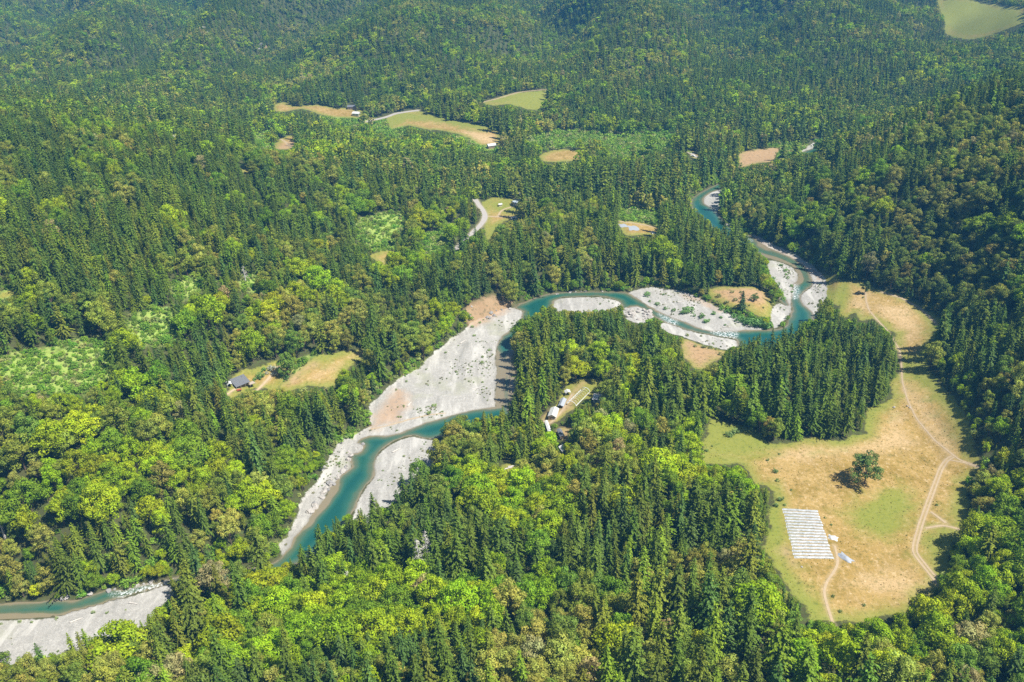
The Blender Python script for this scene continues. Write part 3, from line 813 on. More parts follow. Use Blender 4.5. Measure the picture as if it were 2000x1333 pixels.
def conifer(seed, Hh=30.0, Rr=5.2, levels=26, per=8, size=1.22, base=.14, power=.85, droop=.2, lod=False):
    r = np.random.default_rng(seed)
    C, D, Nn, L, W_, lc = [], [], [], [], [], []
    lean = r.normal(0, .012, 2); ph = r.uniform(0, 6.28)
    for k in range(levels):
        tf = base + (1 - base) * (k + r.uniform(-.3, .3)) / (levels - 1)
        tf = min(max(tf, base), .985)
        rad = Rr * (1 - tf) ** power * r.uniform(.72, 1.18) + .35
        if tf < base + .12: rad *= r.uniform(.55, .95)
        m = max(4, int(round(per * (0.55 + .45 * (1 - tf)))))
        a0 = r.uniform(0, 6.28)
        for j in range(m):
            if r.random() < .07: continue
            a = a0 + 6.283 * j / m + r.normal(0, .22)
            bl = rad * r.uniform(.62, 1.12) * (1 + .24 * math.sin(2 * a + ph + tf * 3) + .14 * math.sin(3 * a + 2.1 * ph)) * (1 + .16 * math.sin(tf * 17 + ph * 3))
            out = np.array([math.cos(a), math.sin(a), 0.0])
            slope = -droop + .75 * max(0, tf - .62) + r.normal(0, .1)
            ns = max(2, int(bl / (size * .62)) + 1)
            for i in range(ns):
                s = (i + .75) / ns
                p = np.array([lean[0], lean[1], 1.0]) * tf * Hh + out * bl * s + np.array([0, 0, slope * bl * s - .10 * bl * s * s])
                q = 1 if i == ns - 1 else 2
                for side in range(q):
                    sg = 0 if q == 1 else (1 if side else -1)
                    da = a + sg * r.uniform(.35, .95)
                    d = np.array([math.cos(da), math.sin(da), slope - .25 * s + r.normal(0, .16)])
                    C.append(p + r.normal(0, .12, 3)); D.append(d)
                    Nn.append(np.array([0, 0, .8]) + .8 * out * (.5 + s) + r.normal(0, .34, 3))
                    sz = size * (1.1 - .35 * s) * (.75 if tf > .88 else 1.0)
                    L.append(sz * r.uniform(.85, 1.35)); W_.append(sz * r.uniform(.5, .85))
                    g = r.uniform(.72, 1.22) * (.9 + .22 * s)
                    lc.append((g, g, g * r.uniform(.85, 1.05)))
    # leader
    C.append(np.array([lean[0] * Hh, lean[1] * Hh, Hh * .985])); D.append(np.array([.05, 0, 1.0])); Nn.append(np.array([1.0, .2, 0])); L.append(1.6); W_.append(.7); lc.append((1, 1, 1))
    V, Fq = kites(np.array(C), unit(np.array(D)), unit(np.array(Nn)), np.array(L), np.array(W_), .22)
    tr = MB(); tr.tube([(0, 0, -1.5), (lean[0] * Hh * .3, lean[1] * Hh * .3, Hh * .3), (lean[0] * Hh, lean[1] * Hh, Hh * .97)], [Hh * .0155, Hh * .011, .05], 4 if lod else 7)
    return V, Fq, np.array(lc), tr

def broadleaf(seed, Hh=18.0, Rr=6.5, clumps=46, leaves=44, lsize=.95, cr=2.1, crown_base=.3, top=1.0, lobes=5, spread=.42, lod=False, flat=.75):
    r = np.random.default_rng(seed)
    C, D, Nn, L, W_, lc = [], [], [], [], [], []
    la = r.uniform(0, 6.28, lobes); lr = r.uniform(.55, 1.0, lobes); lh = r.uniform(.55, 1.0, lobes)
    cents = []
    for k in range(clumps):
        if k < lobes * 2:
            a = la[k % lobes] + r.normal(0, .3); rr = Rr * lr[k % lobes] * r.uniform(.55, .95); hh = lh[k % lobes]
        else:
            a = r.uniform(0, 6.28); rr = Rr * math.sqrt(r.uniform(0, 1)) * .92; hh = r.uniform(.72, 1.02)
        dome = math.sqrt(max(0.02, 1 - (rr / (Rr * 1.06)) ** 2))
        zt = Hh * (crown_base + (top - crown_base) * (dome * hh * r.uniform(.84, 1.0)))
        if r.random() < .42: zt = Hh * (crown_base + (top - crown_base) * dome * r.uniform(.12, .7))
        cents.append((np.array([math.cos(a) * rr, math.sin(a) * rr, zt]), cr * r.uniform(.65, 1.25)))
    limbs = MB()
    limbs.tube([(0, 0, -1.2), (.1, .05, Hh * .25), (.2, -.1, Hh * .62)], [Hh * .022, Hh * .016, Hh * .006], 5 if lod else 7)
    if not lod:
        for ce, _ in cents[:9]:
            limbs.tube([(.1, 0, Hh * .26), tuple(ce * np.array([.5, .5, .5]) + np.array([0, 0, Hh * .2])), tuple(ce)], [Hh * .011, Hh * .007, .04], 5)
    for ce, rad in cents:
        g0 = r.uniform(.78, 1.2); warm = r.uniform(.92, 1.1)
        m = int(leaves * (rad / cr) ** 1.6)
        dirs = unit(r.normal(0, 1, (m, 3)) + np.array([0, 0, .45]))
        for d in dirs:
            p = ce + d * rad * np.array([1, 1, flat]) * r.uniform(.72, 1.04)
            dn = unit(d + r.normal(0, .36, 3)); 
            tg = unit(np.cross(dn, r.normal(0, 1, 3)))
            C.append(p); D.append(tg); Nn.append(dn)
            L.append(lsize * r.uniform(.75, 1.3)); W_.append(lsize * r.uniform(.6, 1.0))
            g = g0 * r.uniform(.8, 1.16)
            lc.append((g * warm, g, g))
    V, Fq = kites(np.array(C), unit(np.array(D)), unit(np.array(Nn)), np.array(L), np.array(W_), .12)
    return V, Fq, np.array(lc), limbs

def snag(seed, Hh=26.0, rough=34):
    r = np.random.default_rng(seed); m = MB()
    m.tube([(0, 0, -1), (.1, 0, Hh * .4), (.25, .1, Hh * .8), (.3, .12, Hh)], [.55, .42, .2, .04], 7)
    b = MB()
    for k in range(rough):
        tf = r.uniform(.3, .97); a = r.uniform(0, 6.28); l = (1 - tf) * 5.5 * r.uniform(.5, 1.1) + .8
        o = np.array([math.cos(a), math.sin(a), r.uniform(-.55, .2)]); p0 = np.array([.25 * tf, .1 * tf, Hh * tf])
        p1 = p0 + o * l * .55; p2 = p0 + o * l + np.array([0, 0, -.15 * l])
        b.tube([tuple(p0), tuple(p1), tuple(p2)], [.10, .06, .02], 4)
        for q in range(2):
            aa = a + r.uniform(-.9, .9); e = p1 + np.array([math.cos(aa), math.sin(aa), r.uniform(-.2, .3)]) * l * .45
            b.tube([tuple(p1), tuple(e)], [.06, .025], 3)
    return m, b

def parted(name, gen):
    """crown mesh and trunk mesh of one tree shape, plus the joined mesh used for the massed woods"""
    V, Fq, lc, tr, mat = gen
    crown = foliage_mesh(name + '_crown', V, Fq, lc, mat)
    trunk = tr.mesh(name + '_trunk'); trunk.materials.append(M_BARK)
    whole = foliage_mesh(name + '_whole', V, Fq, lc, mat, tr, M_BARK)
    return crown, trunk, whole

KINDS = {}
def reg(kind, shapes, far_shapes): KINDS[kind] = dict(near=[parted(kind, s) for s in shapes], far=[parted(kind + '_far', s)[2] for s in far_shapes])
reg('conifer',
    [conifer(11, 30, 7.0, 24, 9, power=.72) + (M_NEEDLE,), conifer(12, 30, 6.4, 25, 8, power=.66) + (M_NEEDLE,), conifer(13, 30, 7.6, 22, 9, base=.10, power=.82) + (M_NEEDLE,),
     conifer(14, 30, 5.8, 26, 8, base=.14, power=.58, droop=.28) + (M_NEEDLE,), conifer(15, 30, 7.2, 18, 9, size=1.4, base=.2, power=.55, droop=.1) + (M_NEEDLE,), conifer(16, 30, 6.8, 24, 9, base=.08, power=.7) + (M_NEEDLE,)],
    [conifer(31, 30, 7.0, 15, 6, size=2.3, lod=True) + (M_NEEDLE,), conifer(32, 30, 6.4, 16, 6, size=2.2, power=.72, lod=True) + (M_NEEDLE,), conifer(33, 30, 7.6, 14, 6, size=2.4, lod=True) + (M_NEEDLE,)])
reg('tanoak',
    [broadleaf(41, 17, 5.4, 44, 76, .62, 1.7, .22, lobes=6) + (M_LEAF,), broadleaf(42, 17, 6.0, 52, 76, .62, 1.65, .26, lobes=7) + (M_LEAF,), broadleaf(43, 17, 4.6, 38, 76, .62, 1.6, .15, lobes=5) + (M_LEAF,), broadleaf(44, 17, 5.0, 44, 76, .62, 1.5, .2, lobes=4) + (M_LEAF,)],
    [broadleaf(51, 17, 5.4, 24, 15, 1.6, 1.8, .22, lod=True) + (M_LEAF,), broadleaf(52, 17, 5.0, 22, 15, 1.6, 1.8, .2, lod=True) + (M_LEAF,)])
reg('maple',
    [broadleaf(61, 17, 6.6, 48, 84, .72, 2.1, .25) + (M_LEAF,), broadleaf(62, 17, 5.8, 44, 84, .72, 2.0, .2, lobes=4) + (M_LEAF,), broadleaf(63, 17, 7.2, 54, 84, .72, 2.1, .3, lobes=6) + (M_LEAF,), broadleaf(64, 17, 5.0, 36, 84, .72, 2.0, .15, lobes=3) + (M_LEAF,)],
    [broadleaf(71, 17, 6.4, 24, 16, 1.8, 2.2, .22, lod=True) + (M_LEAF,), broadleaf(72, 17, 5.6, 22, 16, 1.8, 2.1, .2, lod=True) + (M_LEAF,)])
reg('shrub',
    [broadleaf(81, 3, 2.2, 14, 26, .55, .8, .05, lobes=4) + (M_LEAF,), broadleaf(82, 3, 1.8, 12, 26, .5, .75, .0, lobes=3) + (M_LEAF,), broadleaf(83, 3, 2.6, 17, 24, .55, .8, .05, lobes=5) + (M_LEAF,)],
    [broadleaf(91, 3, 2.2, 8, 9, 1.0, 1.0, .05, lod=True) + (M_LEAF,)])
DIM = {'conifer': (30.0, 6.8), 'tanoak': (17.0, 5.2), 'maple': (17.0, 6.0), 'shrub': (3.0, 2.1)}
NAMES = ['conifer', 'tanoak', 'maple', 'shrub']

# ------------------------------------------------------------------ where trees may stand
MW, MH = 1000, 667
_mx, _my = np.meshgrid((np.arange(MW) + .5) * 2, (np.arange(MH) + .5) * 2, indexing='xy')
_MP = np.stack([_mx.ravel(), _my.ravel()], 1)
def raster(polys):
    m = np.zeros(MW * MH, bool)
    for p in polys:
        p = np.array(p, float)
        m |= pip_dist(_MP, p, 3.0) > 0
    return m.reshape(MH, MW)
ROOFS = [[(452,746),(470,729),(487,735),(484,752),(468,756)], [(1070,822),(1073,797),(1092,797),(1092,824)], [(1088,800),(1100,766),(1117,763),(1114,776),(1102,800)], [(1110,794),(1125,765),(1140,757),(1150,766),(1134,790)],
         [(1160,786),(1162,773),(1184,774),(1184,782)], [(1062,823),(1070,823),(1082,856),(1074,858)], [(1085,840),(1094,838),(1104,860),(1094,862)], [(1092,888),(1093,873),(1112,873),(1110,888)],
         [(998,404),(1003,391),(1018,391),(1018,403)], [(1014,384),(1014,377),(1026,377),(1026,384)], [(680,214),(683,206),(696,208),(696,214)], [(688,228),(690,218),(704,220),(704,228)], [(950,292),(952,282),(970,283),(970,291)],
         [(340,277),(341,265),(356,266),(356,276)], [(1345,310),(1346,298),(1360,302),(1360,311)], [(1285,450),(1286,440),(1302,444),(1300,452)]]
LONE = [[(1662,950),(1664,885),(1735,885),(1735,930),(1700,958)], [(1676,580),(1680,552),(1698,552),(1698,580)]]
openm = raster([g for i, g in enumerate(GRAVEL) if i not in OPEN_GRAVEL_HID] + list(OPEN_GRAVEL_HID.values()) + OPEN_WATER + MEADOW + ROOFS)
for k, hw, pts in TRACKS[:20]:
    if k == 'road':
        p = np.array(pts, float); openm |= (line_dist(_MP, p, 12.0) < (3.5 if p[0][1] > 300 else 1.6)).reshape(MH, MW)
rocky = raster([[(909,604),(925,584),(965,577),(1000,577),(1000,590),(958,615),(937,626)]])
openm |= rocky
farm_ = raster(MEADOW[10:17]) & ~raster(ROOFS)
open_lucky = openm & ~farm_
brushm = raster(BRUSH)
zone = np.zeros((MH, MW), int)
for i, (wts, poly) in enumerate(ZONES):
    zone[(pip_dist(_MP, np.array(poly, float), 3.0) > 0).reshape(MH, MW)] = i + 1
ZW = np.array([(.72, .18, .09, .01)] + [z[0] for z in ZONES])
ZW_FAR = np.array((.76, .13, .11, .0))
def look(mask, px, py, pad=False):
    ix = (px / 2).astype(int); iy = (py / 2).astype(int)
    ok = (ix >= 0) & (ix < MW) & (iy >= 0) & (iy < MH)
    v = mask[np.clip(iy, 0, MH - 1), np.clip(ix, 0, MW - 1)]
    return v if pad else np.where(ok, v, 0)

# candidates on a jittered grid
cand = []
for y0, y1, s in ((110, 620, 3.9), (620, 1050, 4.5), (1050, 2450, 5.6)):
    nxs = int(2 * 1.12 * y1 / s) + 2
    X, Y = np.meshgrid((np.arange(nxs) - nxs / 2) * s, np.arange(y0, y1, s), indexing='xy')
    X = X + rng.uniform(-.48, .48, X.shape) * s; Y = Y + rng.uniform(-.48, .48, Y.shape) * s
    k = np.abs(X) < .92 * Y + 90
    cand.append(np.stack([X[k], Y[k]], 1))
PXY = np.vstack(cand)
# closer-set low growth along water and gravel edges
X, Y = np.meshgrid(np.arange(-420, 420, 2.3), np.arange(180, 900, 2.3), indexing='xy')
E = np.column_stack([X.ravel(), Y.ravel()]) + rng.uniform(-1, 1, (X.size, 2))
ew = union(E, W_water, 14.0); eg = union(E, W_grav, 14.0)
E = E[((ew > -11) & (ew < -.9) & (eg < -.6)) | ((eg > -6) & (eg < -.6) & (ew < -.9))]
n_land = len(PXY); PXY = np.vstack([PXY, E]); bankc = np.arange(len(PXY)) >= n_land
X, Y = np.meshgrid(np.arange(-420, 420, 1.9), np.arange(280, 800, 1.9), indexing='xy')
E = np.column_stack([X.ravel(), Y.ravel()]) + rng.uniform(-.9, .9, (X.size, 2))
X, Y = np.meshgrid(np.arange(-480, 480, 2.9), np.arange(800, 1300, 2.9), indexing='xy')
E = np.vstack([E, np.column_stack([X.ravel(), Y.ravel()]) + rng.uniform(-1.3, 1.3, (X.size, 2))])
E = E[(union(E, W_brush, 10.0) > -1.0 - 7 * rng.random(len(E)) ** 3) & (fbm(E[:, 0] / 9, E[:, 1] / 9, 3) + .25 * rng.random(len(E)) + .3 * (E[:, 1] > 700) > .50)]
bankc = np.concatenate([bankc, np.zeros(len(E), bool)]); PXY = np.vstack([PXY, E]); brushc = np.arange(len(PXY)) >= len(PXY) - len(E)
Zc = hb(PXY[:, 0], PXY[:, 1])
px, py, dz = project(np.column_stack([PXY, Zc]))
keep = (px > -520) & (px < 2520) & (py > -160) & (py < 1900)
PXY = PXY[keep]; bankc = bankc[keep]; brushc = brushc[keep]
wetd = water_d(PXY, 24.0); grd = union(PXY, W_grav, 24.0)
Zc = ground_z(PXY[:, 0], PXY[:, 1], wetd, grd)
keep = (wetd < -2.0) & (grd < -1.0) | bankc
for k, hw, pts in W_track:
    keep &= line_dist(PXY, pts, 10.0) > hw + (1.8 if k == 'road' else .6)
PXY = PXY[keep]; Zc = Zc[keep]; bankc = bankc[keep]; brushc = brushc[keep]
B = np.column_stack([PXY, Zc])
N = len(B)
px, py, dz = project(B)
pxm, pym, _ = project(B + np.array([0, 0, 12.0]))
zi = look(zone, pxm, pym, pad=True)
wts = ZW[zi].copy()
farw = (B[:, 1] > 900) & (zi == 0)
wts[farw] = ZW_FAR
cl1 = fbm(B[:, 0] / 45, B[:, 1] / 45, 3); cl2 = fbm(B[:, 0] / 38 + 40, B[:, 1] / 38 - 12, 3); cl3 = fbm(B[:, 0] / 50 - 70, B[:, 1] / 50 + 31, 3)
wts[:, 0] *= np.exp(5 * (cl3 - .5)); wts[:, 1] *= np.exp(10 * (cl1 - .5)); wts[:, 2] *= np.exp(8 * (cl2 - .5))
inbrush = look(brushm, px, py)
wts[bankc] = (0, .05, .22, .73)
wts[brushc] = (0, 0, .0, 1.0)
wts[inbrush > 0] = (0, .0, .0, 1.0)
cw = np.cumsum(wts, 1); cw /= cw[:, -1:]
u = rng.random(N)
sp = (u[:, None] > cw).sum(1).clip(0, 3)
# sizes
stand = fbm(B[:, 0] / 60 + 5, B[:, 1] / 60, 2)
hgt = np.where(sp == 0, rng.normal(17.8, 4.2, N) + 12 * (stand - .5), np.where(sp == 1, rng.normal(15.0, 2.6, N), np.where(sp == 2, rng.normal(15.0, 3.0, N), rng.uniform(1.3, 3.6, N))))
valley = sstep(26, 10, B[:, 2]) * (B[:, 1] < 800)
hgt = np.where(sp == 0, hgt * (1 + .20 * valley), hgt)
small = rng.random(N) < .16
hgt = np.where(small & (sp < 3), hgt * rng.uniform(.35, .7, N), hgt)
farf = 1 - .34 * sstep(850, 1250, B[:, 1])
hgt = np.where(sp < 3, hgt * farf, hgt)
hgt = np.where(bankc, np.where(sp == 3, rng.uniform(1.2, 3.8, N), rng.uniform(5, 10, N)), hgt)
hgt = np.where(brushc, (rng.uniform(.7, 2.2, N) * (1 + 1.1 * (B[:, 1] > 700))) + 2.2 * (rng.random(N) < .10), hgt)
hgt = np.clip(hgt, .7, 44.0)
H0 = np.array([DIM[k][0] for k in NAMES]); R0 = np.array([DIM[k][1] for k in NAMES])
fat = rng.normal(1.0, .11, N).clip(.75, 1.3) * (1 + .18 * sstep(850, 1250, B[:, 1]))
def crown_r(sp_, hh): return R0[sp_] * hh / H0[sp_] * fat
lucky = rng.random(N) < .05
ok = np.zeros(N, bool); scl = np.ones(N)
trow = np.array([.12, .3, .48, .66, .84, 1.0])
wid = np.array([[.9, .85, .68, .46, .24, .03], [.3, .85, .95, .9, .68, .2], [.3, .85, .95, .9, .68, .2], [.6, .9, .95, .85, .6, .2]])
rx = ri[:2] / np.linalg.norm(ri[:2])
for s in (1.0, .75, .55, .4, .28):
    todo = np.nonzero(~ok)[0]
    hs = hgt[todo] * s
    rr = R0[sp[todo]] * hs / H0[sp[todo]] * fat[todo]
    bad = np.zeros(len(todo), int)
    for i, tf in enumerate(trow):
        for o_ in (-.95, 0, .95):
            off = o_ * wid[sp[todo], i] * rr
            P = B[todo] + np.column_stack([rx[0] * off, rx[1] * off, hs * tf])
            qx, qy, _ = project(P)
            m_ = look(openm, qx, qy)
            bm = look(brushm, qx, qy) * (sp[todo] != 3) * (tf > .3) * ~lucky[todo]
            grove_ = (sp[todo] == 0) & (tf > .5) & (ZW[look(zone, qx, qy, pad=True)][:, 2] > .75)
        bad += (m_ > 0).astype(int) + (bm > 0) + grove_
    good = bad == 0
    ok[todo[good]] = True; scl[todo[good]] = s
# where no young tree fits either, low brush grows
todo = np.nonzero(~ok)[0]
sp[todo] = 3; hgt[todo] = rng.uniform(1.2, 2.8, len(todo)); scl[todo] = 1.0
bad = np.zeros(len(todo), int)
for tf in (.2, .6, 1.0):
    for o_ in (-1, 0, 1):
        P = B[todo] + np.column_stack([rx[0] * o_ * hgt[todo] * .6, rx[1] * o_ * hgt[todo] * .6, hgt[todo] * tf])
        qx, qy, _ = project(P); bad += look(openm, qx, qy) > 0
ok[todo[bad == 0]] = True
# trees on the sunny side of a meadow: only as tall as lets the sun reach the grass beyond its first metres
mdist = union(PXY, W_mead[:2], 110.0)
sh_dir = -SUN_DIR[:2] / math.tan(SUN_EL) / np.linalg.norm(SUN_DIR[:2])
nearm = np.nonzero(ok & (mdist > -105) & (mdist < 0))[0]
for s in range(6):
    hh_ = hgt[nearm] * scl[nearm] * .9
    q0 = PXY[nearm] + sh_dir * hh_[:, None]
    for _ in range(3):
        q0 = PXY[nearm] + sh_dir * (hh_ + np.clip(Zc[nearm] - hb(q0[:, 0], q0[:, 1]), 0, 60))[:, None]
    tipd = union(q0, W_mead[:2], 20.0)
    cut = tipd > 2.5
    scl[nearm[cut]] *= .8
    nearm = nearm[cut]
    if len(nearm) == 0: break
inopen = np.where(lucky, look(open_lucky, px, py), look(openm, px, py)) > 0
ok &= ~inopen
hgt = hgt * scl
# a small survivor of a tall kind reads as a bush
bush = (hgt < 4.0) & (sp > 0)
sp = np.where(bush, 3, sp)
rad = crown_r(sp, hgt)
# thin to natural spacing: bigger trees first, small ones fill the gaps
order = np.lexsort((rng.random(N), -np.round(hgt * 0 + rng.random(N) * 2 + hgt / 14)))
order = order[ok[order]]
cell = {}
chosen = []
PX_, PY_, RD = B[:, 0].tolist(), B[:, 1].tolist(), (rad * np.where(sp == 3, .40, np.where(sp == 0, .46, .50))).tolist()
for i in order.tolist():
    x, y, r_ = PX_[i], PY_[i], RD[i]
    ci, cj = int(x // 8), int(y // 8)
    hit = False
    for a in (ci - 1, ci, ci + 1):
        for b in (cj - 1, cj, cj + 1):
            for j in cell.get((a, b), ()):
                dx = PX_[j] - x; dy = PY_[j] - y; rr = r_ + RD[j]
                if dx * dx + dy * dy < rr * rr:
                    hit = True; break
            if hit: break
        if hit: break
    if not hit:
        cell.setdefault((ci, cj), []).append(i); chosen.append(i)
chosen = np.array(chosen)
B = B[chosen]; sp = sp[chosen]; hgt = hgt[chosen]; fat = fat[chosen]; cl1 = cl1[chosen]; zi = zi[chosen]; px = px[chosen]; py = py[chosen]; inb = inbrush[chosen]
N = len(B)

# leaf colours: real differences between trees
PAL = {'conifer': [((.122, .185, .020), 6, 'dark green'), ((.094, .166, .032), 1.8, 'bluish green'), ((.190, .228, .022), 1.5, 'olive green'), ((.20, .30, .020), .8, 'fresh green')],
       'tanoak': [((.285, .340, .042), 4, 'olive'), ((.400, .410, .070), 2.6, 'golden olive'), ((.205, .295, .038), 3, 'dull green'), ((.43, .40, .15), .35, 'tan flowered')],
       'maple': [((.310, .440, .012), 4, 'bright green'), ((.390, .490, .012), 2.2, 'yellow green'), ((.200, .330, .018), 3, 'mid green')],
       'shrub': [((.30, .47, .05), 4, 'light green'), ((.21, .38, .04), 3, 'mid green'), ((.40, .45, .14), 1.5, 'grey green')]}
pal_i = np.zeros(N, int); tint = np.zeros((N, 3))
fn = fbm(B[:, 0] / 70 + 9, B[:, 1] / 70, 3)
for k, nm in enumerate(NAMES):
    idx = np.nonzero(sp == k)[0]
    cols = np.array([c_[0] for c_ in PAL[nm]]); wt = np.array([c_[1] for c_ in PAL[nm]])
    W2 = np.tile(wt, (len(idx), 1))
    if nm == 'tanoak': W2[:, 1] *= np.exp(8 * (fn[idx] - .5)); W2[:, 3] *= np.exp(8 * (fn[idx] - .5))
    if nm == 'maple': W2[:, 1] *= np.exp(8 * (fn[idx] - .5))
    if nm == 'conifer':
        W2[:, 2] *= np.exp(6 * (fn[idx] - .5)); W2[:, 3] *= np.exp(6 * (fn[idx] - .5))
    cwk = np.cumsum(W2, 1); cwk /= cwk[:, -1:]
    pi = (rng.random(len(idx))[:, None] > cwk).sum(1).clip(0, len(wt) - 1)
    pal_i[idx] = pi
    tint[idx] = cols[pi] * rng.normal(1, .12, (len(idx), 1)).clip(.7, 1.35) * rng.normal(1, .05, (len(idx), 3))
# meadow-side madrone and tanoak on the right hill stand duller and browner
rh = (sp == 1) & (zi == 11)
tint[rh] *= np.array([.80, .80, .90])
# grass tufts on the meadows and seedlings on the gravel
X, Y = np.meshgrid(np.arange(-60, 330, 1.5), np.arange(230, 640, 1.5), indexing='xy')
E = np.column_stack([X.ravel(), Y.ravel()]) + rng.uniform(-.75, .75, (X.size, 2))
em = union(E, W_mead, 4.0); dn = fbm(E[:, 0] / 12, E[:, 1] / 12, 4)
E1 = E[(em > .4) & (dn + .5 * (rng.random(len(E)) - .5) > .66)]
for k_, hw_, pts_ in W_track: E1 = E1[line_dist(E1, pts_, 6.0) > hw_ + .2]
X, Y = np.meshgrid(np.arange(-330, 260, 1.7), np.arange(220, 760, 1.7), indexing='xy')
E = np.column_stack([X.ravel(), Y.ravel()]) + rng.uniform(-.85, .85, (X.size, 2))
E2 = E[(union(E, W_grav, 4.0) > 1.0) & (water_d(E, 8.0) < -2.0) & (fbm(E[:, 0] / 16 + 3, E[:, 1] / 16, 4) + .55 * (rng.random(len(E)) - .5) > .76)]
def grow(E_, kind_, lo, hi, cols):
    global B, sp, hgt, fat, tint, pal_i, zi, N
    n_ = len(E_); z_ = ground_z(E_[:, 0], E_[:, 1])
    B = np.vstack([B, np.column_stack([E_, z_])]); sp = np.concatenate([sp, np.full(n_, kind_)]); hgt = np.concatenate([hgt, rng.uniform(lo, hi, n_)])
    fat = np.concatenate([fat, rng.uniform(.8, 1.6, n_)]); pal_i = np.concatenate([pal_i, np.zeros(n_, int)])
    c0 = np.array(cols)[rng.integers(0, len(cols), n_)] * rng.normal(1, .12, (n_, 1))
    tint = np.vstack([tint, c0]); N = len(B)
H0 = np.append(H0, 3.0); R0 = np.append(R0, 2.1)
grow(E1, 4, .10, .32, [(.40, .30, .09), (.30, .30, .06), (.55, .42, .18), (.26, .29, .06)])
grow(E2, 3, .25, .8, [(.34, .40, .15), (.26, .36, .10), (.38, .36, .19)])
rot = rng.uniform(0, 6.283, N)
sxy = hgt / H0[sp] * fat; sz = hgt / H0[sp]
tpx, tpy, tz = project(B + np.column_stack([np.zeros(N), np.zeros(N), hgt * .6]))
size_px = hgt * F_PX / tz
inframe = (tpx > 12) & (tpx < 1988) & (tpy > 8) & (tpy < 1322)
import re
# ------------------------------------------------------------------ massed woods: one object per kind of tree
def scatter_group(shapes):
    ng = bpy.data.node_groups.new('scatter', 'GeometryNodeTree')
    ng.interface.new_socket('Geometry', in_out='INPUT', socket_type='NodeSocketGeometry')
    ng.interface.new_socket('Geometry', in_out='OUTPUT', socket_type='NodeSocketGeometry')
    gi = ng.nodes.new('NodeGroupInput'); go = ng.nodes.new('NodeGroupOutput')
    join = ng.nodes.new('GeometryNodeJoinGeometry')
    for o in reversed(shapes):
        oi = ng.nodes.new('GeometryNodeObjectInfo'); oi.inputs['Object'].default_value = o; oi.inputs['As Instance'].default_value = False
        g2 = ng.nodes.new('GeometryNodeGeometryToInstance')
        ng.links.new(oi.outputs['Geometry'], g2.inputs[0]); ng.links.new(g2.outputs[0], join.inputs[0])
    iop = ng.nodes.new('GeometryNodeInstanceOnPoints')
    iop.inputs['Pick Instance'].default_value = True
    def named(nm, ty):
        a = ng.nodes.new('GeometryNodeInputNamedAttribute'); a.data_type = ty; a.inputs['Name'].default_value = nm
        return a.outputs['Attribute']
    ng.links.new(gi.outputs[0], iop.inputs['Points']); ng.links.new(join.outputs[0], iop.inputs['Instance'])
    ng.links.new(named('shape', 'INT'), iop.inputs['Instance Index'])
    e2r = ng.nodes.new('FunctionNodeEulerToRotation'); ng.links.new(named('turn', 'FLOAT_VECTOR'), e2r.inputs[0]); ng.links.new(e2r.outputs[0], iop.inputs['Rotation'])
    ng.links.new(named('size', 'FLOAT_VECTOR'), iop.inputs['Scale'])
    ng.links.new(iop.outputs[0], go.inputs[0])
    return ng
def unlinked(name, mesh): return bpy.data.objects.new(name, mesh)
SHAPES = {k: [unlinked(k + '_shape', w_[2]) for w_ in KINDS[k]['near']] + [unlinked(k + '_shape', w_) for w_ in KINDS[k]['far']] for k in NAMES}
NNEAR = {k: len(KINDS[k]['near']) for k in NAMES}; NFAR = {k: len(KINDS[k]['far']) for k in NAMES}
def massed(name, kind, idx, label, cat):
    m = bpy.data.meshes.new(name)
    m.vertices.add(len(idx)); m.vertices.foreach_set('co', B[idx].astype(np.float32).ravel())
    isfar = tz[idx] > 760
    sh = np.where(isfar, NNEAR[kind] + rng.integers(0, NFAR[kind], len(idx)), rng.integers(0, NNEAR[kind], len(idx)))
    a = m.attributes.new('shape', 'INT', 'POINT'); a.data.foreach_set('value', sh.astype(np.int32))
    a = m.attributes.new('turn', 'FLOAT_VECTOR', 'POINT'); tv = np.column_stack([rng.normal(0, .025, len(idx)), rng.normal(0, .025, len(idx)), rot[idx]]); a.data.foreach_set('vector', tv.astype(np.float32).ravel())
    a = m.attributes.new('size', 'FLOAT_VECTOR', 'POINT'); a.data.foreach_set('vector', np.column_stack([sxy[idx], sxy[idx], sz[idx]]).astype(np.float32).ravel())
    a = m.attributes.new('tint', 'FLOAT_COLOR', 'POINT'); a.data.foreach_set('color', np.column_stack([tint[idx], np.ones(len(idx))]).astype(np.float32).ravel())
    o = bpy.data.objects.new(name, m); COL.objects.link(o)
    md = o.modifiers.new('scatter', 'NODES'); md.node_group = scatter_group(SHAPES[kind])
    tag(o, label, cat, kind='stuff')
    return o
vis = np.where(inframe, size_px, 0)
SINGLE = {}
for k, nm in enumerate(NAMES):
    idx = np.nonzero(sp == k)[0]
    o_ = idx[np.argsort(-vis[idx])]
    SINGLE[nm] = o_[:300 if nm != 'shrub' else 220]
    rest = o_[len(SINGLE[nm]):]
    name, label, cat = {'conifer': ('conifer_forest', 'dark green conifer forest covering the hills and valley', 'forest'),
                        'tanoak': ('oak_woods', 'olive and golden evergreen oaks mixed through the forest', 'woods'),
                        'maple': ('leafy_woods', 'bright green leafy trees in groves between the conifers', 'woods'),
                        'shrub': ('brush', 'low green brush on clearings and under the trees', 'brush')}[nm]
    massed(name, nm, rest, label, cat)
massed('grass', 'shrub', np.nonzero(sp == 4)[0], 'tufts of dry and green grass on the meadows', 'grass')
print('TREES', N, {nm: int((sp == k).sum()) for k, nm in enumerate(NAMES)})
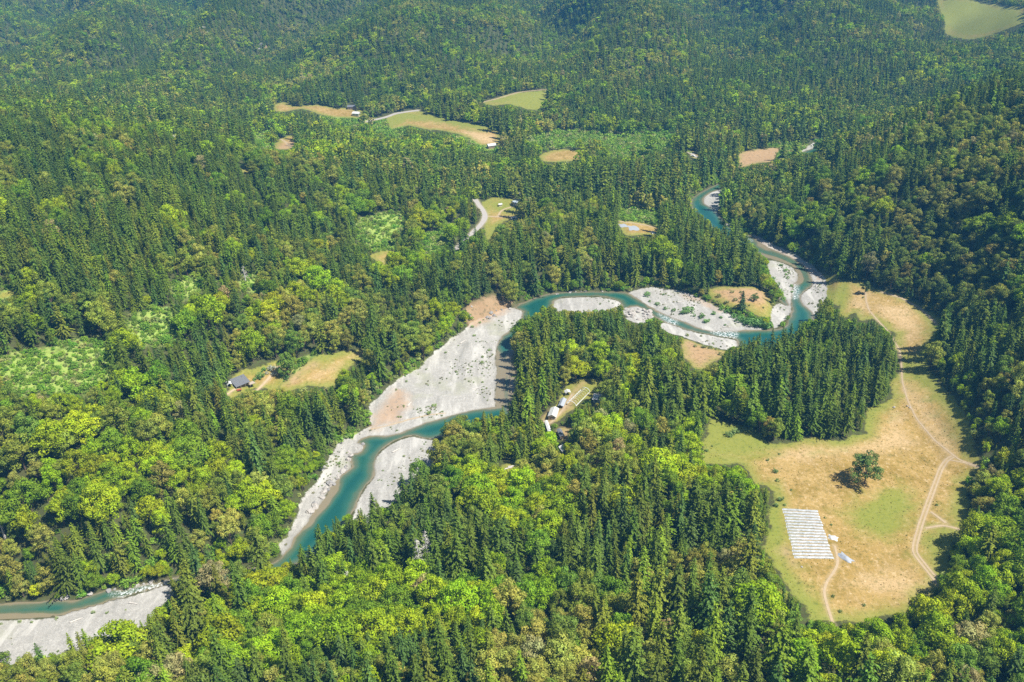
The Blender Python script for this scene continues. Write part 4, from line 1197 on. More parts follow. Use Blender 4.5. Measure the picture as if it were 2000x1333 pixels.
# ------------------------------------------------------------------ labels: each tree is told by its look and by what it stands nearest to
LAND = [(828,1105,'the pair of grey dead snags'), (690,1150,'the lone grey snag'), (420,1168,'the grey bare-twigged oak'), (1580,1045,'the white plastic rows'), (1696,920,'the lone meadow oak'),
        (1620,1220,'the end of the meadow track'), (1080,812,'the white farm shed'), (1172,780,'the white-roofed farmhouse'), (1102,880,'the small white-roofed hut'), (1005,918,'the log-strewn glade'),
        (470,742,'the grey metal-roofed house'), (640,720,'the sloping hay meadow'), (560,1065,'the white gravel spit'), (710,980,'the green pool'), (640,900,'the pink rocky bank'), (330,1150,'the lower riffle'),
        (150,1180,'the lower river bend'), (150,1250,'the lower white gravel bar'), (850,740,'the big grey gravel bar'), (985,720,'the dark side of the main bend'), (950,600,'the eroded brown bank'), (1245,612,'the white boulder outcrop'),
        (1370,700,'the orange dry flat'), (1450,585,'the orange terrace'), (1580,610,'the river crossing by the grove'), (1690,572,'the small field tree'), (1840,640,'the meadow corner'), (1900,860,'the meadow track junction'),
        (1850,1110,'the bent field track'), (1835,1150,'the dark track end'), (1895,1040,'the spur track gate'), (1450,900,'the green meadow corner'), (1490,1060,'the bare scrape beside the rows'), (1640,860,'the grove edge on the meadow'),
        (1400,380,'the upper gravel bend'), (1520,490,'the curving gravel strip'), (930,430,'the paved road bend'), (1009,398,'the blue-roofed house'), (1255,445,'the grey yard'), (1250,420,'the shrubby yard slope'),
        (750,503,'the small yellow clearing'), (110,720,'the big brush clearing'), (300,630,'the stony brush gap'), (495,552,'the bright brush gap'), (30,572,'the short bare track'), (880,255,'the long upper meadow'),
        (1010,195,'the high green meadow'), (1100,303,'the round knoll meadow'), (560,280,'the white track fork'), (690,220,'the upper farmstead'), (1485,305,'the orange river flat'), (1920,40,'the ridge-top clearing'),
        (1060,980,'the vivid green grove'), (800,1165,'the long lower green grove'), (580,1170,'the pale leafy hollow'), (1180,1170,'the olive oak belt'), (1400,1200,'the golden oak slope'), (1000,1320,"the photo's lower edge at centre"),
        (500,1320,"the photo's lower edge, left of centre"), (1500,1320,"the photo's lower edge, right of centre"), (20,1320,"the photo's bottom left corner"), (1980,1320,"the photo's bottom right corner"), (20,900,"the photo's left edge, two thirds down"),
        (20,1050,"the photo's left edge near the lower river"), (20,400,"the photo's left edge, a third down"), (1980,700,"the photo's right edge at mid height"), (1980,1000,"the photo's right edge by the meadow"), (1980,400,"the photo's right edge on the dark hill"),
        (1300,960,'the tall wood facing the meadow'), (1180,900,'the red earth hollow'), (760,1060,'the redwood clump by the snags'), (300,950,'the golden spur'), (1250,1320,"the photo's lower edge by the oak slope"), (750,1320,"the photo's lower edge below the green grove"),
        (1780,1300,"the photo's lower edge below the meadow"), (1930,1200,'the bright glade by the right edge'), (250,1320,"the photo's lower edge below the white bar"), (1990,1020,'the small grass patch at the right edge')]
LXY = np.array([(a, b) for a, b, _ in LAND], float)
ORD = ['', 'second ', 'third ', 'fourth ', 'fifth ', 'sixth ', 'seventh ', 'eighth ', 'ninth ', 'tenth ', 'eleventh ', 'twelfth ', 'thirteenth ', 'fourteenth ', 'fifteenth ', 'sixteenth ']
def tell(kindword, look_, P):
    """labels for many look-alikes: look + rank by nearness on one side of the nearest landmark"""
    qx, qy, _ = project(P)
    keys = {}
    out = [None] * len(P)
    for i in range(len(P)):
        d = np.hypot(LXY[:, 0] - qx[i], (LXY[:, 1] - qy[i]) * 1.15)
        k = int(np.argmin(d)); dx = qx[i] - LXY[k, 0]; dy = qy[i] - LXY[k, 1]
        if abs(dy) > abs(dx): rel = 'beyond' if dy < 0 else 'in front of'
        else: rel = 'left of' if dx < 0 else 'right of'
        if 'edge' in LAND[k][2] or 'corner' in LAND[k][2]: rel = 'near'
        keys.setdefault((k, rel, look_[i]), []).append((d[k], i))
    for (k, rel, lk), L_ in keys.items():
        L_.sort()
        for n_, (_, i) in enumerate(L_):
            o_ = ORD[min(n_, len(ORD) - 1)]
            pre = (o_ + 'closest ') if len(L_) > 1 else ''
            out[i] = f'{lk} {kindword}, {pre}{rel} {LAND[k][2]}'
            for cut_ in ('mid-sized ', 'closest ', 'broad ', 'slim '):
                if len(re.findall(r"[A-Za-z0-9][A-Za-z0-9'-]*", out[i])) > 16: out[i] = out[i].replace(cut_, '')
    return out

for nm in NAMES:
    cr = KINDS[nm]['near']; idx = SINGLE[nm]
    med = np.median(hgt[idx]); vv = rng.integers(0, len(cr), len(idx))
    lk = []
    for i in idx:
        sz_ = 'tall' if hgt[i] > med * 1.12 else ('short' if hgt[i] < med * .88 else 'mid-sized')
        if nm == 'shrub': sz_ = 'large' if hgt[i] > med * 1.12 else ('small' if hgt[i] < med * .88 else 'mid-sized')
        br = 'broad ' if fat[i] > 1.12 else ('slim ' if fat[i] < .9 else '')
        lk.append(f'{sz_} {br}{PAL[nm][pal_i[i]][2]}')
    word = {'conifer': 'conifer', 'tanoak': 'evergreen oak', 'maple': 'leafy tree', 'shrub': 'shrub'}[nm]
    oname = {'conifer': 'conifer_tree', 'tanoak': 'oak_tree', 'maple': 'leafy_tree', 'shrub': 'shrub'}[nm]
    labs = tell(word, lk, B[idx] + np.column_stack([0 * hgt[idx], 0 * hgt[idx], hgt[idx] * .6]))
    grp = {'conifer': 'conifers of the near woods', 'tanoak': 'evergreen oaks of the near woods', 'maple': 'leafy trees of the near woods', 'shrub': 'shrubs on clearings and wood edges'}[nm]
    for j, i in enumerate(idx.tolist()):
        if nm == 'shrub':
            root = bpy.data.objects.new(oname, cr[vv[j]][0]); COL.objects.link(root)
            root['tint'] = [float(x) for x in tint[i]] + [1.0]
            root.location = B[i].tolist(); root.rotation_euler = (0, 0, rot[i])
        else:
            root = empty(oname, B[i].tolist(), rot[i])
            c_ = bpy.data.objects.new('crown', cr[vv[j]][0]); COL.objects.link(c_); c_.parent = root
            c_['tint'] = [float(x) for x in tint[i]] + [1.0]
            t_ = bpy.data.objects.new('trunk', cr[vv[j]][1]); COL.objects.link(t_); t_.parent = root
        root.scale = (sxy[i], sxy[i], sz[i])
        tag(root, labs[j], {'conifer': 'conifer', 'tanoak': 'oak tree', 'maple': 'leafy tree', 'shrub': 'shrub'}[nm], grp)
# ------------------------------------------------------------------ placed things
def spot(px_, py_):
    p = cast([px_], [py_])[0]
    for _ in range(2):       # settle on the finished ground
        z = zat(p[0], p[1]); q = on_plane(np.array([px_]), np.array([py_]), z)[0]; p = q
    return np.array([p[0], p[1], zat(p[0], p[1])])
def level_spot(px_, py_): 
    p = spot(px_, py_); return p
def heading(a, b):
    p, q = spot(*a), spot(*b)
    return math.atan2(q[1] - p[1], q[0] - p[0])
M_METAL = plain('grey_metal_roof', (.22, .225, .24), .42, .5, .1, 1.5, .25)
M_BLUEROOF = plain('pale_blue_roof', (.42, .48, .53), .4, .5, .08)
M_WHITE = plain('white_sheet', (.62, .62, .60), .6, .3, .08, 1.2)
M_WALL = plain('wood_wall', (.30, .22, .15), .85, .2, .2)
M_PALEWALL = plain('pale_wall', (.62, .58, .50), .8, .2, .1)
M_GLASS = plain('dark_window', (.03, .035, .04), .12, .5, .1)
M_DECK = plain('deck_boards', (.46, .38, .30), .8, .2, .2, 3.0)
M_ROCK = plain('pale_rock', (.42, .385, .345), .9, .2, .35, .6)
M_GREYROCK = plain('grey_rock', (.30, .285, .27), .9, .2, .35, .6)
M_RED = plain('rusty_red', (.42, .11, .06), .6, .3, .2)
M_TYRE = plain('rubber', (.03, .03, .03), .8, .2, .1)
M_PIPE = plain('white_pipe', (.72, .72, .70), .5, .3, .05)
t = NT('row_plastic')
pf = t.noise(.9, 4, .6); pg = t.noise(3.0, 3, .7)
t.bsdf(t.mix(t.step(t.math('ADD', pf, t.math('MULTIPLY', pg, .4)), .55, .95), (.50, .51, .52), (.30, .32, .30)), .35, .5)
M_PLASTIC = t.m
t = NT('tarp_blue_grey')
t.bsdf(t.mix(t.noise(1.1, 3), (.30, .33, .37), (.44, .46, .49)), .45, .4)
M_TARP = t.m

def gable(name, label, cat, at_, w, l, hw_, hr, yaw, wall, roof, windows=2, door=True, over=.4, chimney=False):
    """a gabled building: walls, two-sided roof with overhang, door, windows"""
    root = empty(name, at_, yaw); tag(root, label, cat)
    m = MB(); w, l = w * .86, l * .86; x, y = w / 2, l / 2; b = -.8
    vs = [(-x, -y, b), (x, -y, b), (x, y, b), (-x, y, b), (-x, -y, hw_), (x, -y, hw_), (x, y, hw_), (-x, y, hw_), (0, -y, hw_ + hr), (0, y, hw_ + hr)]
    m.add(vs, [(0, 1, 5, 8, 4), (2, 3, 7, 9, 6), (1, 2, 6, 5), (3, 0, 4, 7), (4, 8, 9, 7), (5, 6, 9, 8)])
    m.build('wall', wall, root)
    r = MB(); th = .14; X = x + over; Y = y + over; k = hr / x; e = hw_ - over * k + .03; top = hw_ + hr + .03
    for sg in (-1, 1):
        a = [(sg * X, -Y, e), (sg * X, Y, e), (0, Y, top), (0, -Y, top)]
        u_ = [(p[0], p[1], p[2] + th) for p in a]
        f = [(0, 1, 2, 3), (7, 6, 5, 4), (0, 4, 5, 1), (1, 5, 6, 2), (2, 6, 7, 3), (3, 7, 4, 0)]
        r.add(a + u_, f)
        nrib = max(4, int(2 * Y / .9))
        for q in range(nrib + 1):
            yy = -Y + .05 + (2 * Y - .1) * q / nrib
            pa = np.array([sg * X, yy, e + th + .03]); pb = np.array([sg * .05, yy, top + th + .03])
            r.tube([pa, pb], .035, 4)
    rf = r.build('roof', roof, root)
    if chimney:
        c_ = MB(); c_.box((x * .45, y * .3, hw_ + hr * .9), (.6, .6, 1.6)); c_.build('chimney', M_GREYROCK, rf)
    if door:
        d = MB(); d.box((-x * .35, -y - .03, 1.0), (1.0, .08, 2.0)); d.build('door', M_WALL if wall is not M_WALL else M_PALEWALL, root)
    for q in range(windows):
        g = MB(); yy = -y + l * (q + .5) / windows
        g.box((-x - .03, yy, hw_ * .58), (.08, 1.3, 1.0)); wnd = g.build('window', M_GLASS, root)
        s_ = MB(); s_.box((-x - .08, yy, hw_ * .58 - .58), (.14, 1.5, .09)); s_.build('sill', M_PALEWALL, wnd)
    g = MB(); g.box((x * .4, -y - .03, hw_ * .6), (1.2, .08, .9)); g.build('window', M_GLASS, root)
    return root

# the house on the bench: one long metal roof pitched one way, porch, deck
p = spot(470, 752); yaw = heading((462, 756), (484, 746))
root = empty('house', p, yaw - R(18)); root.scale = (.82, .82, .82); tag(root, 'low house under one long grey metal roof beside the sloping hay meadow', 'house')
m = MB(); m.add([(-4.6, -2.6, -1), (4.6, -2.6, -1), (4.6, 3.6, -1), (-4.6, 3.6, -1), (-4.6, -2.6, 2.6), (4.6, -2.6, 2.6), (4.6, 3.6, 4.2), (-4.6, 3.6, 4.2)],
                [(0, 1, 5, 4), (1, 2, 6, 5), (2, 3, 7, 6), (3, 0, 4, 7), (4, 5, 6, 7)]); m.build('wall', M_WALL, root)
m = MB(); z0, z1 = 2.05, 4.55
lo = [(-5.4, -4.6, z0), (5.4, -4.6, z0), (5.4, 4.4, z1), (-5.4, 4.4, z1)]
m.add(lo + [(a, b, c0 + .16) for a, b, c0 in lo], [(3, 2, 1, 0), (4, 5, 6, 7), (0, 1, 5, 4), (1, 2, 6, 5), (2, 3, 7, 6), (3, 0, 4, 7)])
for q in range(13):
    xx = -5.3 + 10.6 * q / 12; m.tube([(xx, -4.58, z0 + .20), (xx, 4.38, z1 + .20)], .045, 4)
rf = m.build('roof', M_METAL, root)
m = MB(); m.tube([(2.8, 2.2, 3.6), (2.8, 2.2, 5.3)], .14, 8); m.build('flue', M_GREYROCK, rf)
for xx in (-5.0, -1.7, 1.7, 5.0):
    m = MB(); m.tube([(xx, -4.3, -.6), (xx, -4.3, 2.05)], .1, 6); m.build('porch_post', M_DECK, root)
for xx in (-3.0, 0.6, 3.2):
    m = MB(); m.box((xx, -2.64, 1.3), (1.5, .08, 1.1)); m.build('window', M_GLASS, root)
m = MB(); m.box((-1.3, -2.64, .95), (.95, .1, 2.0)); m.build('door', M_PALEWALL, root)
m = MB(); m.box((6.2, -4.2, .55), (4.2, 3.4, .18))
for a, b in ((4.3, -5.7), (8.1, -5.7), (8.1, -2.7), (4.3, -2.7)): m.box((a, b, -.15), (.18, .18, 1.2))
m.build('deck', M_DECK, root)

def canopy(name, label, cat, at_, w, l, h, yaw, cover, sag=.25):
    root = empty(name, at_, yaw); tag(root, label, cat)
    m = MB(); n_ = 8; vs = []
    for i in range(n_ + 1):
        for j in range(n_ + 1):
            a, b = -1 + 2 * i / n_, -1 + 2 * j / n_
            zz = h + .9 * (1 - abs(a)) - sag * (1 - b * b) * abs(a) + .06 * math.sin(9 * b + 5 * a)
            vs.append((a * w / 2, b * l / 2, zz))
    fs = [(i * (n_ + 1) + j, (i + 1) * (n_ + 1) + j, (i + 1) * (n_ + 1) + j + 1, i * (n_ + 1) + j + 1) for i in range(n_) for j in range(n_)]
    k = len(vs); m.add(vs + [(x, y, z - .05) for x, y, z in vs], fs + [tuple(k + q for q in reversed(f)) for f in fs]); m.build('cover', cover, root, smooth=True)
    for a in (-1, 1):
        for b in (-1, 1):
            m = MB(); m.tube([(a * w * .48, b * l * .48, -.5), (a * w * .48, b * l * .48, h - .05)], .06, 6); m.build('post', M_PIPE, root)
    return root
canopy('canopy', 'small white sheet shelter beside the grey metal-roofed house', 'shelter', spot(448, 754), 3.0, 4.0, 1.6, R(30), M_WHITE)
# rusty cart in the yard
root = empty('garden_cart', spot(467, 764), R(25)); tag(root, 'small rusty red cart standing in the yard below the house', 'cart')
m = MB(); m.box((0, 0, .75), (2.4, 1.4, .5)); m.box((1.5, 0, .6), (.9, .12, .12)); m.build('body', M_RED, root)
for a in (-.6, .6):
    for b in (-.75, .75):
        m = MB(); m.tube([(a, b - .1, .4), (a, b + .1, .4)], .42, 12); m.build('wheel', M_TYRE, root)

# farm in the wood
yaw = heading((1077, 822), (1086, 799)) - R(90)
gable('farm_shed', 'long white shed with white gable roof in the farm clearing', 'shed', spot(1081, 813), 4.6, 9.5, 2.4, 1.0, yaw, M_PALEWALL, M_WHITE, 2)
yw = heading((1094, 798), (1106, 770)) - R(90)
canopy('tarp_shelter', 'blue grey tarp shelter between the white shed and the hoop frame', 'shelter', spot(1098, 791), 3.4, 8.5, 1.5, yw, M_TARP)
canopy('canopy', 'small white canopy at the top end of the tarp shelter', 'shelter', spot(1109, 771), 3.4, 3.4, 1.9, yw + .5, M_WHITE)
p = spot(1130, 778); yw2 = heading((1119, 790), (1143, 765)) - R(90)
root = empty('hoop_house', p, yw2); tag(root, 'bare white hoop house frame over a tan bed in the farm clearing', 'hoop house')
Lh, Wh = 17.0, 5.6
for sx in (-1, 1):
    m = MB(); m.box((sx * Wh / 2, 0, .25), (.28, Lh, .5)); m.build('side_rail', M_PIPE, root)
for k in range(9):
    yy = -Lh / 2 + Lh * k / 8; m = MB()
    m.tube([(Wh / 2 * math.cos(a), yy, .2 + 2.3 * math.sin(a)) for a in np.linspace(0, math.pi, 11)], .05 if 0 < k < 8 else .16, 5); m.build('hoop', M_PIPE, root)
m = MB(); m.tube([(0, -Lh / 2, 2.56), (0, Lh / 2, 2.56)], .05, 5); m.build('ridge_pole', M_PIPE, root)
gable('farmhouse', 'white-roofed farmhouse half hidden behind conifers', 'house', spot(1172, 784), 6.5, 8.0, 2.6, 1.2, R(72), M_PALEWALL, M_WHITE, 2, chimney=True)
yw = heading((1066, 824), (1078, 857)) - R(90)
gable('lean_shed', 'very narrow long pale shed running down from the white shed', 'shed', spot(1070, 838), 1.9, 12.0, 1.7, .35, yw, M_PALEWALL, M_WHITE, 1, over=.15)
yw = heading((1090, 842), (1099, 860)) - R(90)
gable('long_shed', 'low narrow shed with grey roof beside the bare brown plot', 'shed', spot(1095, 852), 2.6, 8.0, 1.9, .5, yw, M_WALL, M_METAL, 1, over=.2)
gable('hut', 'small square hut with bright white roof under tall conifers', 'hut', spot(1102, 883), 4.2, 4.6, 2.3, .8, R(20), M_PALEWALL, M_WHITE, 1)
# by the road
gable('house', 'small house with pale blue roof at the wood edge near the road', 'house', spot(1009, 400), 6.5, 9.0, 2.8, 1.3, R(-62), M_PALEWALL, M_BLUEROOF, 3, chimney=True)
gable('shed', 'white shed deep in shade behind the blue-roofed house', 'shed', spot(1020, 383), 4.5, 6.0, 2.3, .9, R(-75), M_PALEWALL, M_WHITE, 1)
gable('shed', 'tiny white shed in the orchard left of the blue-roofed house', 'shed', spot(977, 403), 2.4, 3.2, 1.8, .6, R(-75), M_PALEWALL, M_WHITE, 0)
def vehicle(name, label, cat, at_, yaw, paint, L=4.4, W=1.8, Hc=1.45, van=False):
    root = empty(name, at_, yaw); tag(root, label, cat)
    m = MB(); h1 = .55 * Hc
    prof = [(-L / 2, .35), (L / 2, .35), (L / 2, h1 * .95), (L * .24, h1 * 1.08), (L * .10, Hc), (-L * .30, Hc), (-L * .46, h1 * 1.15), (-L / 2, h1)]
    if van: prof = [(-L / 2, .35), (L / 2, .35), (L / 2, Hc * .6), (L * .42, Hc), (-L / 2, Hc)]
    k = len(prof)
    m.add([(a, -W / 2, b) for a, b in prof] + [(a, W / 2, b) for a, b in prof], [tuple(range(k)), tuple(range(2 * k - 1, k - 1, -1))] + [(i, k + i, k + (i + 1) % k, (i + 1) % k) for i in range(k)])
    m.build('body', paint, root)
    for sg in (-1, 1):
        g = MB(); g.box((-L * .1, sg * (W / 2 + .01), h1 + (Hc - h1) * .5), (L * .34, .03, (Hc - h1) * .6)); g.build('window', M_GLASS, root)
        for a in (-.31, .31):
            w_ = MB(); w_.tube([(a * L, sg * W / 2 - .12, .33), (a * L, sg * W / 2 + .06, .33)], .33, 12); w_.build('wheel', M_TYRE, root)
    g = MB(); g.box((L * (.19 if not van else .465), 0, h1 + (Hc - h1) * .42), (.06, W * .8, (Hc - h1) * .6)); g.build('windscreen', M_GLASS, root)
    return root
vehicle('trailer', 'long white trailer parked below the driveway at the wood edge', 'trailer', spot(1006, 430), R(4), M_WHITE, 7.0, 2.3, 2.5, van=True)
# grey yard
gable('shed', 'brown shed with small white roof at the right end of the grey yard', 'shed', spot(1294, 449), 4.0, 5.5, 2.4, .9, R(40), M_WALL, M_WHITE, 1)
def sheet_on_ground(name, label, cat, px_, py_, w, l, yaw, mat, humps=.35, seed=1):
    p = spot(px_, py_); r = np.random.default_rng(seed); m = MB(); n_ = 12; vs = []
    cs, sn = math.cos(yaw), math.sin(yaw)
    for i in range(n_ + 1):
        for j in range(n_ + 1):
            a, b = -1 + 2 * i / n_, -1 + 2 * j / n_
            e = 1 + .12 * math.sin(5 * a + 3 * b + seed)
            x, y = a * w / 2 * e, b * l / 2 * e
            X, Y = p[0] + x * cs - y * sn, p[1] + x * sn + y * cs
            z = zat(X, Y) + .05 + humps * max(0, 1 - a * a) * max(0, 1 - b * b) * (.6 + .8 * vnoise(np.array([X * .9]), np.array([Y * .9]))[0])
            vs.append((X, Y, z))
    fs = [(i * (n_ + 1) + j, (i + 1) * (n_ + 1) + j, (i + 1) * (n_ + 1) + j + 1, i * (n_ + 1) + j + 1) for i in range(n_) for j in range(n_)]
    k = len(vs); m.add(vs + [(x, y, z - .04) for x, y, z in vs], fs + [tuple(k + q for q in reversed(f)) for f in fs])
    o = m.build(name, mat, smooth=True); tag(o, label, cat); return o
sheet_on_ground('plastic_sheet', 'pale blue grey plastic sheet spread at the left of the grey yard', 'plastic sheet', 1217, 441, 6.0, 8.0, .2, M_TARP, .1, 2)
sheet_on_ground('plastic_sheet', 'larger pale blue plastic sheet spread in the middle of the grey yard', 'plastic sheet', 1237, 446, 8.5, 11.0, .1, M_TARP, .1, 3)
sheet_on_ground('tarp_pile', 'heap of white sheeting below the brown shed in the grey yard', 'tarp', 1276, 455, 4.5, 5.0, .4, M_WHITE, .9, 4)
# far farmsteads
gable('barn', 'lone barn with white roof at the foot of the long upper meadow', 'barn', spot(960, 289), 7.0, 10.0, 3.0, 1.6, R(-70), M_WALL, M_WHITE, 2)
gable('house', 'white farmstead house in the far upper clearing', 'house', spot(697, 226), 8.0, 10.0, 3.0, 1.5, R(70), M_PALEWALL, M_WHITE, 2, chimney=True)
gable('barn', 'far barn with grey roof behind the white farmstead house', 'barn', spot(688, 213), 7.0, 12.0, 3.0, 1.5, R(88), M_WALL, M_METAL, 2)
gable('cabin', 'lone cabin with white roof alone in the dark far forest', 'cabin', spot(347, 274), 7.0, 9.0, 3.0, 1.4, R(70), M_PALEWALL, M_WHITE, 1)
vehicle('parked_car', 'white car parked beside the small far roadside lawn', 'car', spot(1353, 306), R(150), M_WHITE)

# white plastic-covered rows: seventeen low tunnels
TL, TR_, BR, BL = spot(1528, 993), spot(1597, 997), spot(1629, 1093), spot(1551, 1092)
NR = 17
for k in range(NR):
    f = (k + .5) / NR
    a = TL + (BL - TL) * f; b = TR_ + (BR - TR_) * f
    pitch = np.linalg.norm((BL - TL)[:2]) / NR
    d = (b - a); L = np.linalg.norm(d[:2]); d = d / np.linalg.norm(d); s_ = np.array([-d[1], d[0], 0.0])
    m = MB(); nl, na = 40, 7; vs = []; rr = np.random.default_rng(100 + k)
    e0, e1 = rr.uniform(-.25, .25), rr.uniform(-.25, .25)
    for i in range(nl + 1):
        ti = (i / nl) * (L + e0 + e1) - e0
        hh = .62 * (1 + .22 * (vnoise(np.array([ti * .5]), np.array([k * 3.7]))[0] - .5)) * (1 if 0 < i < nl else .25)
        wv = .06 * math.sin(ti * 1.3 + k)
        q = a + d * ti
        zg = zat(q[0], q[1])
        for j in range(na):
            an = math.pi * j / (na - 1)
            pt = q + s_ * (math.cos(an) * pitch * .34 + wv)
            vs.append((pt[0], pt[1], zg - .06 + hh * math.sin(an) ** .8))
    fs = [(i * na + j, i * na + j + 1, (i + 1) * na + j + 1, (i + 1) * na + j) for i in range(nl) for j in range(na - 1)]
    fs += [tuple(range(na)), tuple(nl * na + j for j in range(na - 1, -1, -1))]
    m.add(vs, fs)
    o = m.build('plastic_row', M_PLASTIC, smooth=True)
    names = ['farthest', 'second farthest', 'third farthest', 'fourth farthest', 'fifth farthest', 'sixth farthest', 'seventh farthest', 'eighth farthest', 'middle', 'eighth nearest', 'seventh nearest', 'sixth nearest', 'fifth nearest', 'fourth nearest', 'third nearest', 'second nearest', 'nearest']
    tag(o, f'white plastic-covered planting row, {names[k]} of the seventeen on the meadow', 'planting row', 'white plastic-covered rows on the meadow')
sheet_on_ground('tarp_pile', 'crumpled white sheeting heap beside the upper half of the plastic rows', 'tarp', 1627, 1051, 4.0, 3.0, -.6, M_WHITE, .9, 5)
sheet_on_ground('tarp_pile', 'long pile of pale sheeting beside the lower end of the plastic rows', 'tarp', 1651, 1090, 3.2, 6.5, .5, M_TARP, .8, 6)

# boulders
def rock_mesh(seed, flat=.65):
    import bmesh
    bm = bmesh.new(); bmesh.ops.create_icosphere(bm, subdivisions=3, radius=1.0)
    r = np.random.default_rng(seed); cuts = unit(r.normal(0, 1, (13, 3))); offs = r.uniform(.55, .9, 13); sc = r.uniform(.7, 1.3, 3) * np.array([1, 1, flat])
    for v in bm.verts:
        q = np.array(v.co)
        for c0, o_ in zip(cuts, offs):
            e = q @ c0 - o_
            if e > 0: q = q - c0 * e * .9
        q = q + .05 * r.normal(0, 1, 3); v.co = q * sc
    m = bpy.data.meshes.new('boulder'); bm.to_mesh(m); bm.free(); return m
RM = []
for k in range(6):
    for mt in (M_ROCK, M_GREYROCK):
        m = rock_mesh(200 + k); m.materials.append(mt); RM.append(m)
ROCKS = []   # (px, py, radius m, pale?)
rr = np.random.default_rng(55)
for q in range(22): ROCKS.append((rr.uniform(1222, 1270), rr.uniform(603, 625), rr.uniform(1.0, 2.6), True, 'white boulder of the outcrop in the river bend'))
edge = np.array([(712,870),(704,880),(688,888),(684,898),(686,908),(675,922),(664,932),(655,944),(646,952),(638,966),(628,978),(618,994),(608,1006)], float)
for q in range(34):
    f = rr.uniform(0, len(edge) - 1.01); i = int(f); p0 = edge[i] + (edge[i + 1] - edge[i]) * (f - i)
    ROCKS.append((p0[0] - rr.uniform(0, 10), p0[1] - rr.uniform(-1, 7), rr.uniform(.7, 2.0), rr.random() < .7, 'ledge boulder on the rocky bank of the green pool'))
for q in range(9): ROCKS.append((rr.uniform(1394, 1436), 0, rr.uniform(.7, 1.6), True, 'riverside boulder below the upper gravel bend'))
for i in range(len(ROCKS) - 9, len(ROCKS)):
    x = ROCKS[i][0]; ROCKS[i] = (x, 413 + (x - 1394) * .95 + rr.uniform(-3, 3),) + ROCKS[i][2:]
for q in range(14):
    x = rr.uniform(105, 320); ROCKS.append((x, np.interp(x, [105, 189, 245, 320], [1172, 1159, 1150, 1134]) + rr.uniform(-3, 1), rr.uniform(.7, 1.7), rr.random() < .4, 'bank boulder along the lower river'))
for q in range(12): ROCKS.append((rr.uniform(915, 1000), rr.uniform(586, 612), rr.uniform(.8, 2.0), rr.random() < .3, 'boulder on the eroded brown bank'))
for q in range(10):
    x = rr.uniform(1040, 1230); ROCKS.append((x, np.interp(x, [1040, 1105, 1158, 1230], [586, 571, 569, 571]) + rr.uniform(-2, 2), rr.uniform(.6, 1.3), rr.random() < .6, 'waterline boulder along the far bank of the bend'))
for a, b, s_ in ((1746, 796, .9), (1777, 797, .7), (1772, 794, .8), (1566, 1108, .6)): ROCKS.append((a, b, s_, True, 'pale stone lying on the dry meadow'))
for a, b, s_ in ((398,56,4.5), (402,66,5), (407,80,5), (404,73,4), (510,90,5), (514,86,4.5), (506,98,5), (518,84,4)): ROCKS.append((a, b, s_, True, 'pale crag showing through the far forest'))
def label_ranks(items, base_of):
    """turn equal descriptions into an order along the photograph, biggest first"""
    groups = {}
    for i, it in enumerate(items): groups.setdefault(base_of(it), []).append(i)
    return groups
pos_r = [spot(r_[0], r_[1]) for r_ in ROCKS]
for base, ids in label_ranks(ROCKS, lambda r_: r_[4]).items():
    ids = sorted(ids, key=lambda i: -ROCKS[i][2])
    for k, i in enumerate(ids):
        r_ = ROCKS[i]; p = pos_r[i]
        o = bpy.data.objects.new('boulder', RM[(2 * int(rr.integers(0, 6))) + (0 if r_[3] else 1)]); COL.objects.link(o)
        o.location = (p[0], p[1], p[2] + r_[2] * .18); o.rotation_euler = (rr.uniform(-.3, .3), rr.uniform(-.3, .3), rr.uniform(0, 6.28)); o.scale = (r_[2],) * 3
        size_w = 'largest' if k == 0 else (ORD[k] + 'largest' if k < len(ORD) else 'one of the smallest')
        tag(o, f'{"pale" if r_[3] else "grey"} {r_[4]}, {size_w}' if not r_[4].startswith(('white', 'pale')) else f'{r_[4]}, {size_w}', 'boulder', 'boulders along the river and slopes')

# single trees that stand by themselves
def lone(name, label, cat, at_, gen, col_, yaw=0.0, group=None):
    V, Fq, lc, tr, mat = gen
    root = empty(name, at_, yaw); tag(root, label, cat, group)
    c_ = bpy.data.objects.new('crown', foliage_mesh('crown', V, Fq, lc, mat)); COL.objects.link(c_); c_.parent = root; c_['tint'] = list(col_) + [1.0]
    tr.build('trunk', M_BARK, root)
    return root
lone('oak_tree', 'big lone dark oak standing by itself in the dry meadow', 'oak tree', spot(1688, 946), broadleaf(301, 17.0, 9.6, 46, 88, .7, 1.9, .14, lobes=6) + (M_LEAF,), (.16, .245, .055))
lone('field_tree', 'small dark lone tree on the meadow track near the river', 'tree', spot(1689, 573), broadleaf(302, 9.5, 2.6, 20, 44, .7, 1.2, .2, lobes=3) + (M_LEAF,), (.10, .16, .05))
lone('conifer_tree', 'dark bushy conifer standing alone on the orange terrace', 'conifer', spot(1449, 604), conifer(303, 13.5, 4.6, 17, 9, size=1.2, base=.05, power=.7) + (M_NEEDLE,), (.055, .105, .035))
lone('oak_tree', 'small round oak right of the lone conifer on the orange terrace', 'oak tree', spot(1474, 588), broadleaf(304, 6.5, 2.8, 18, 40, .6, 1.1, .08, lobes=4) + (M_LEAF,), (.15, .24, .06))
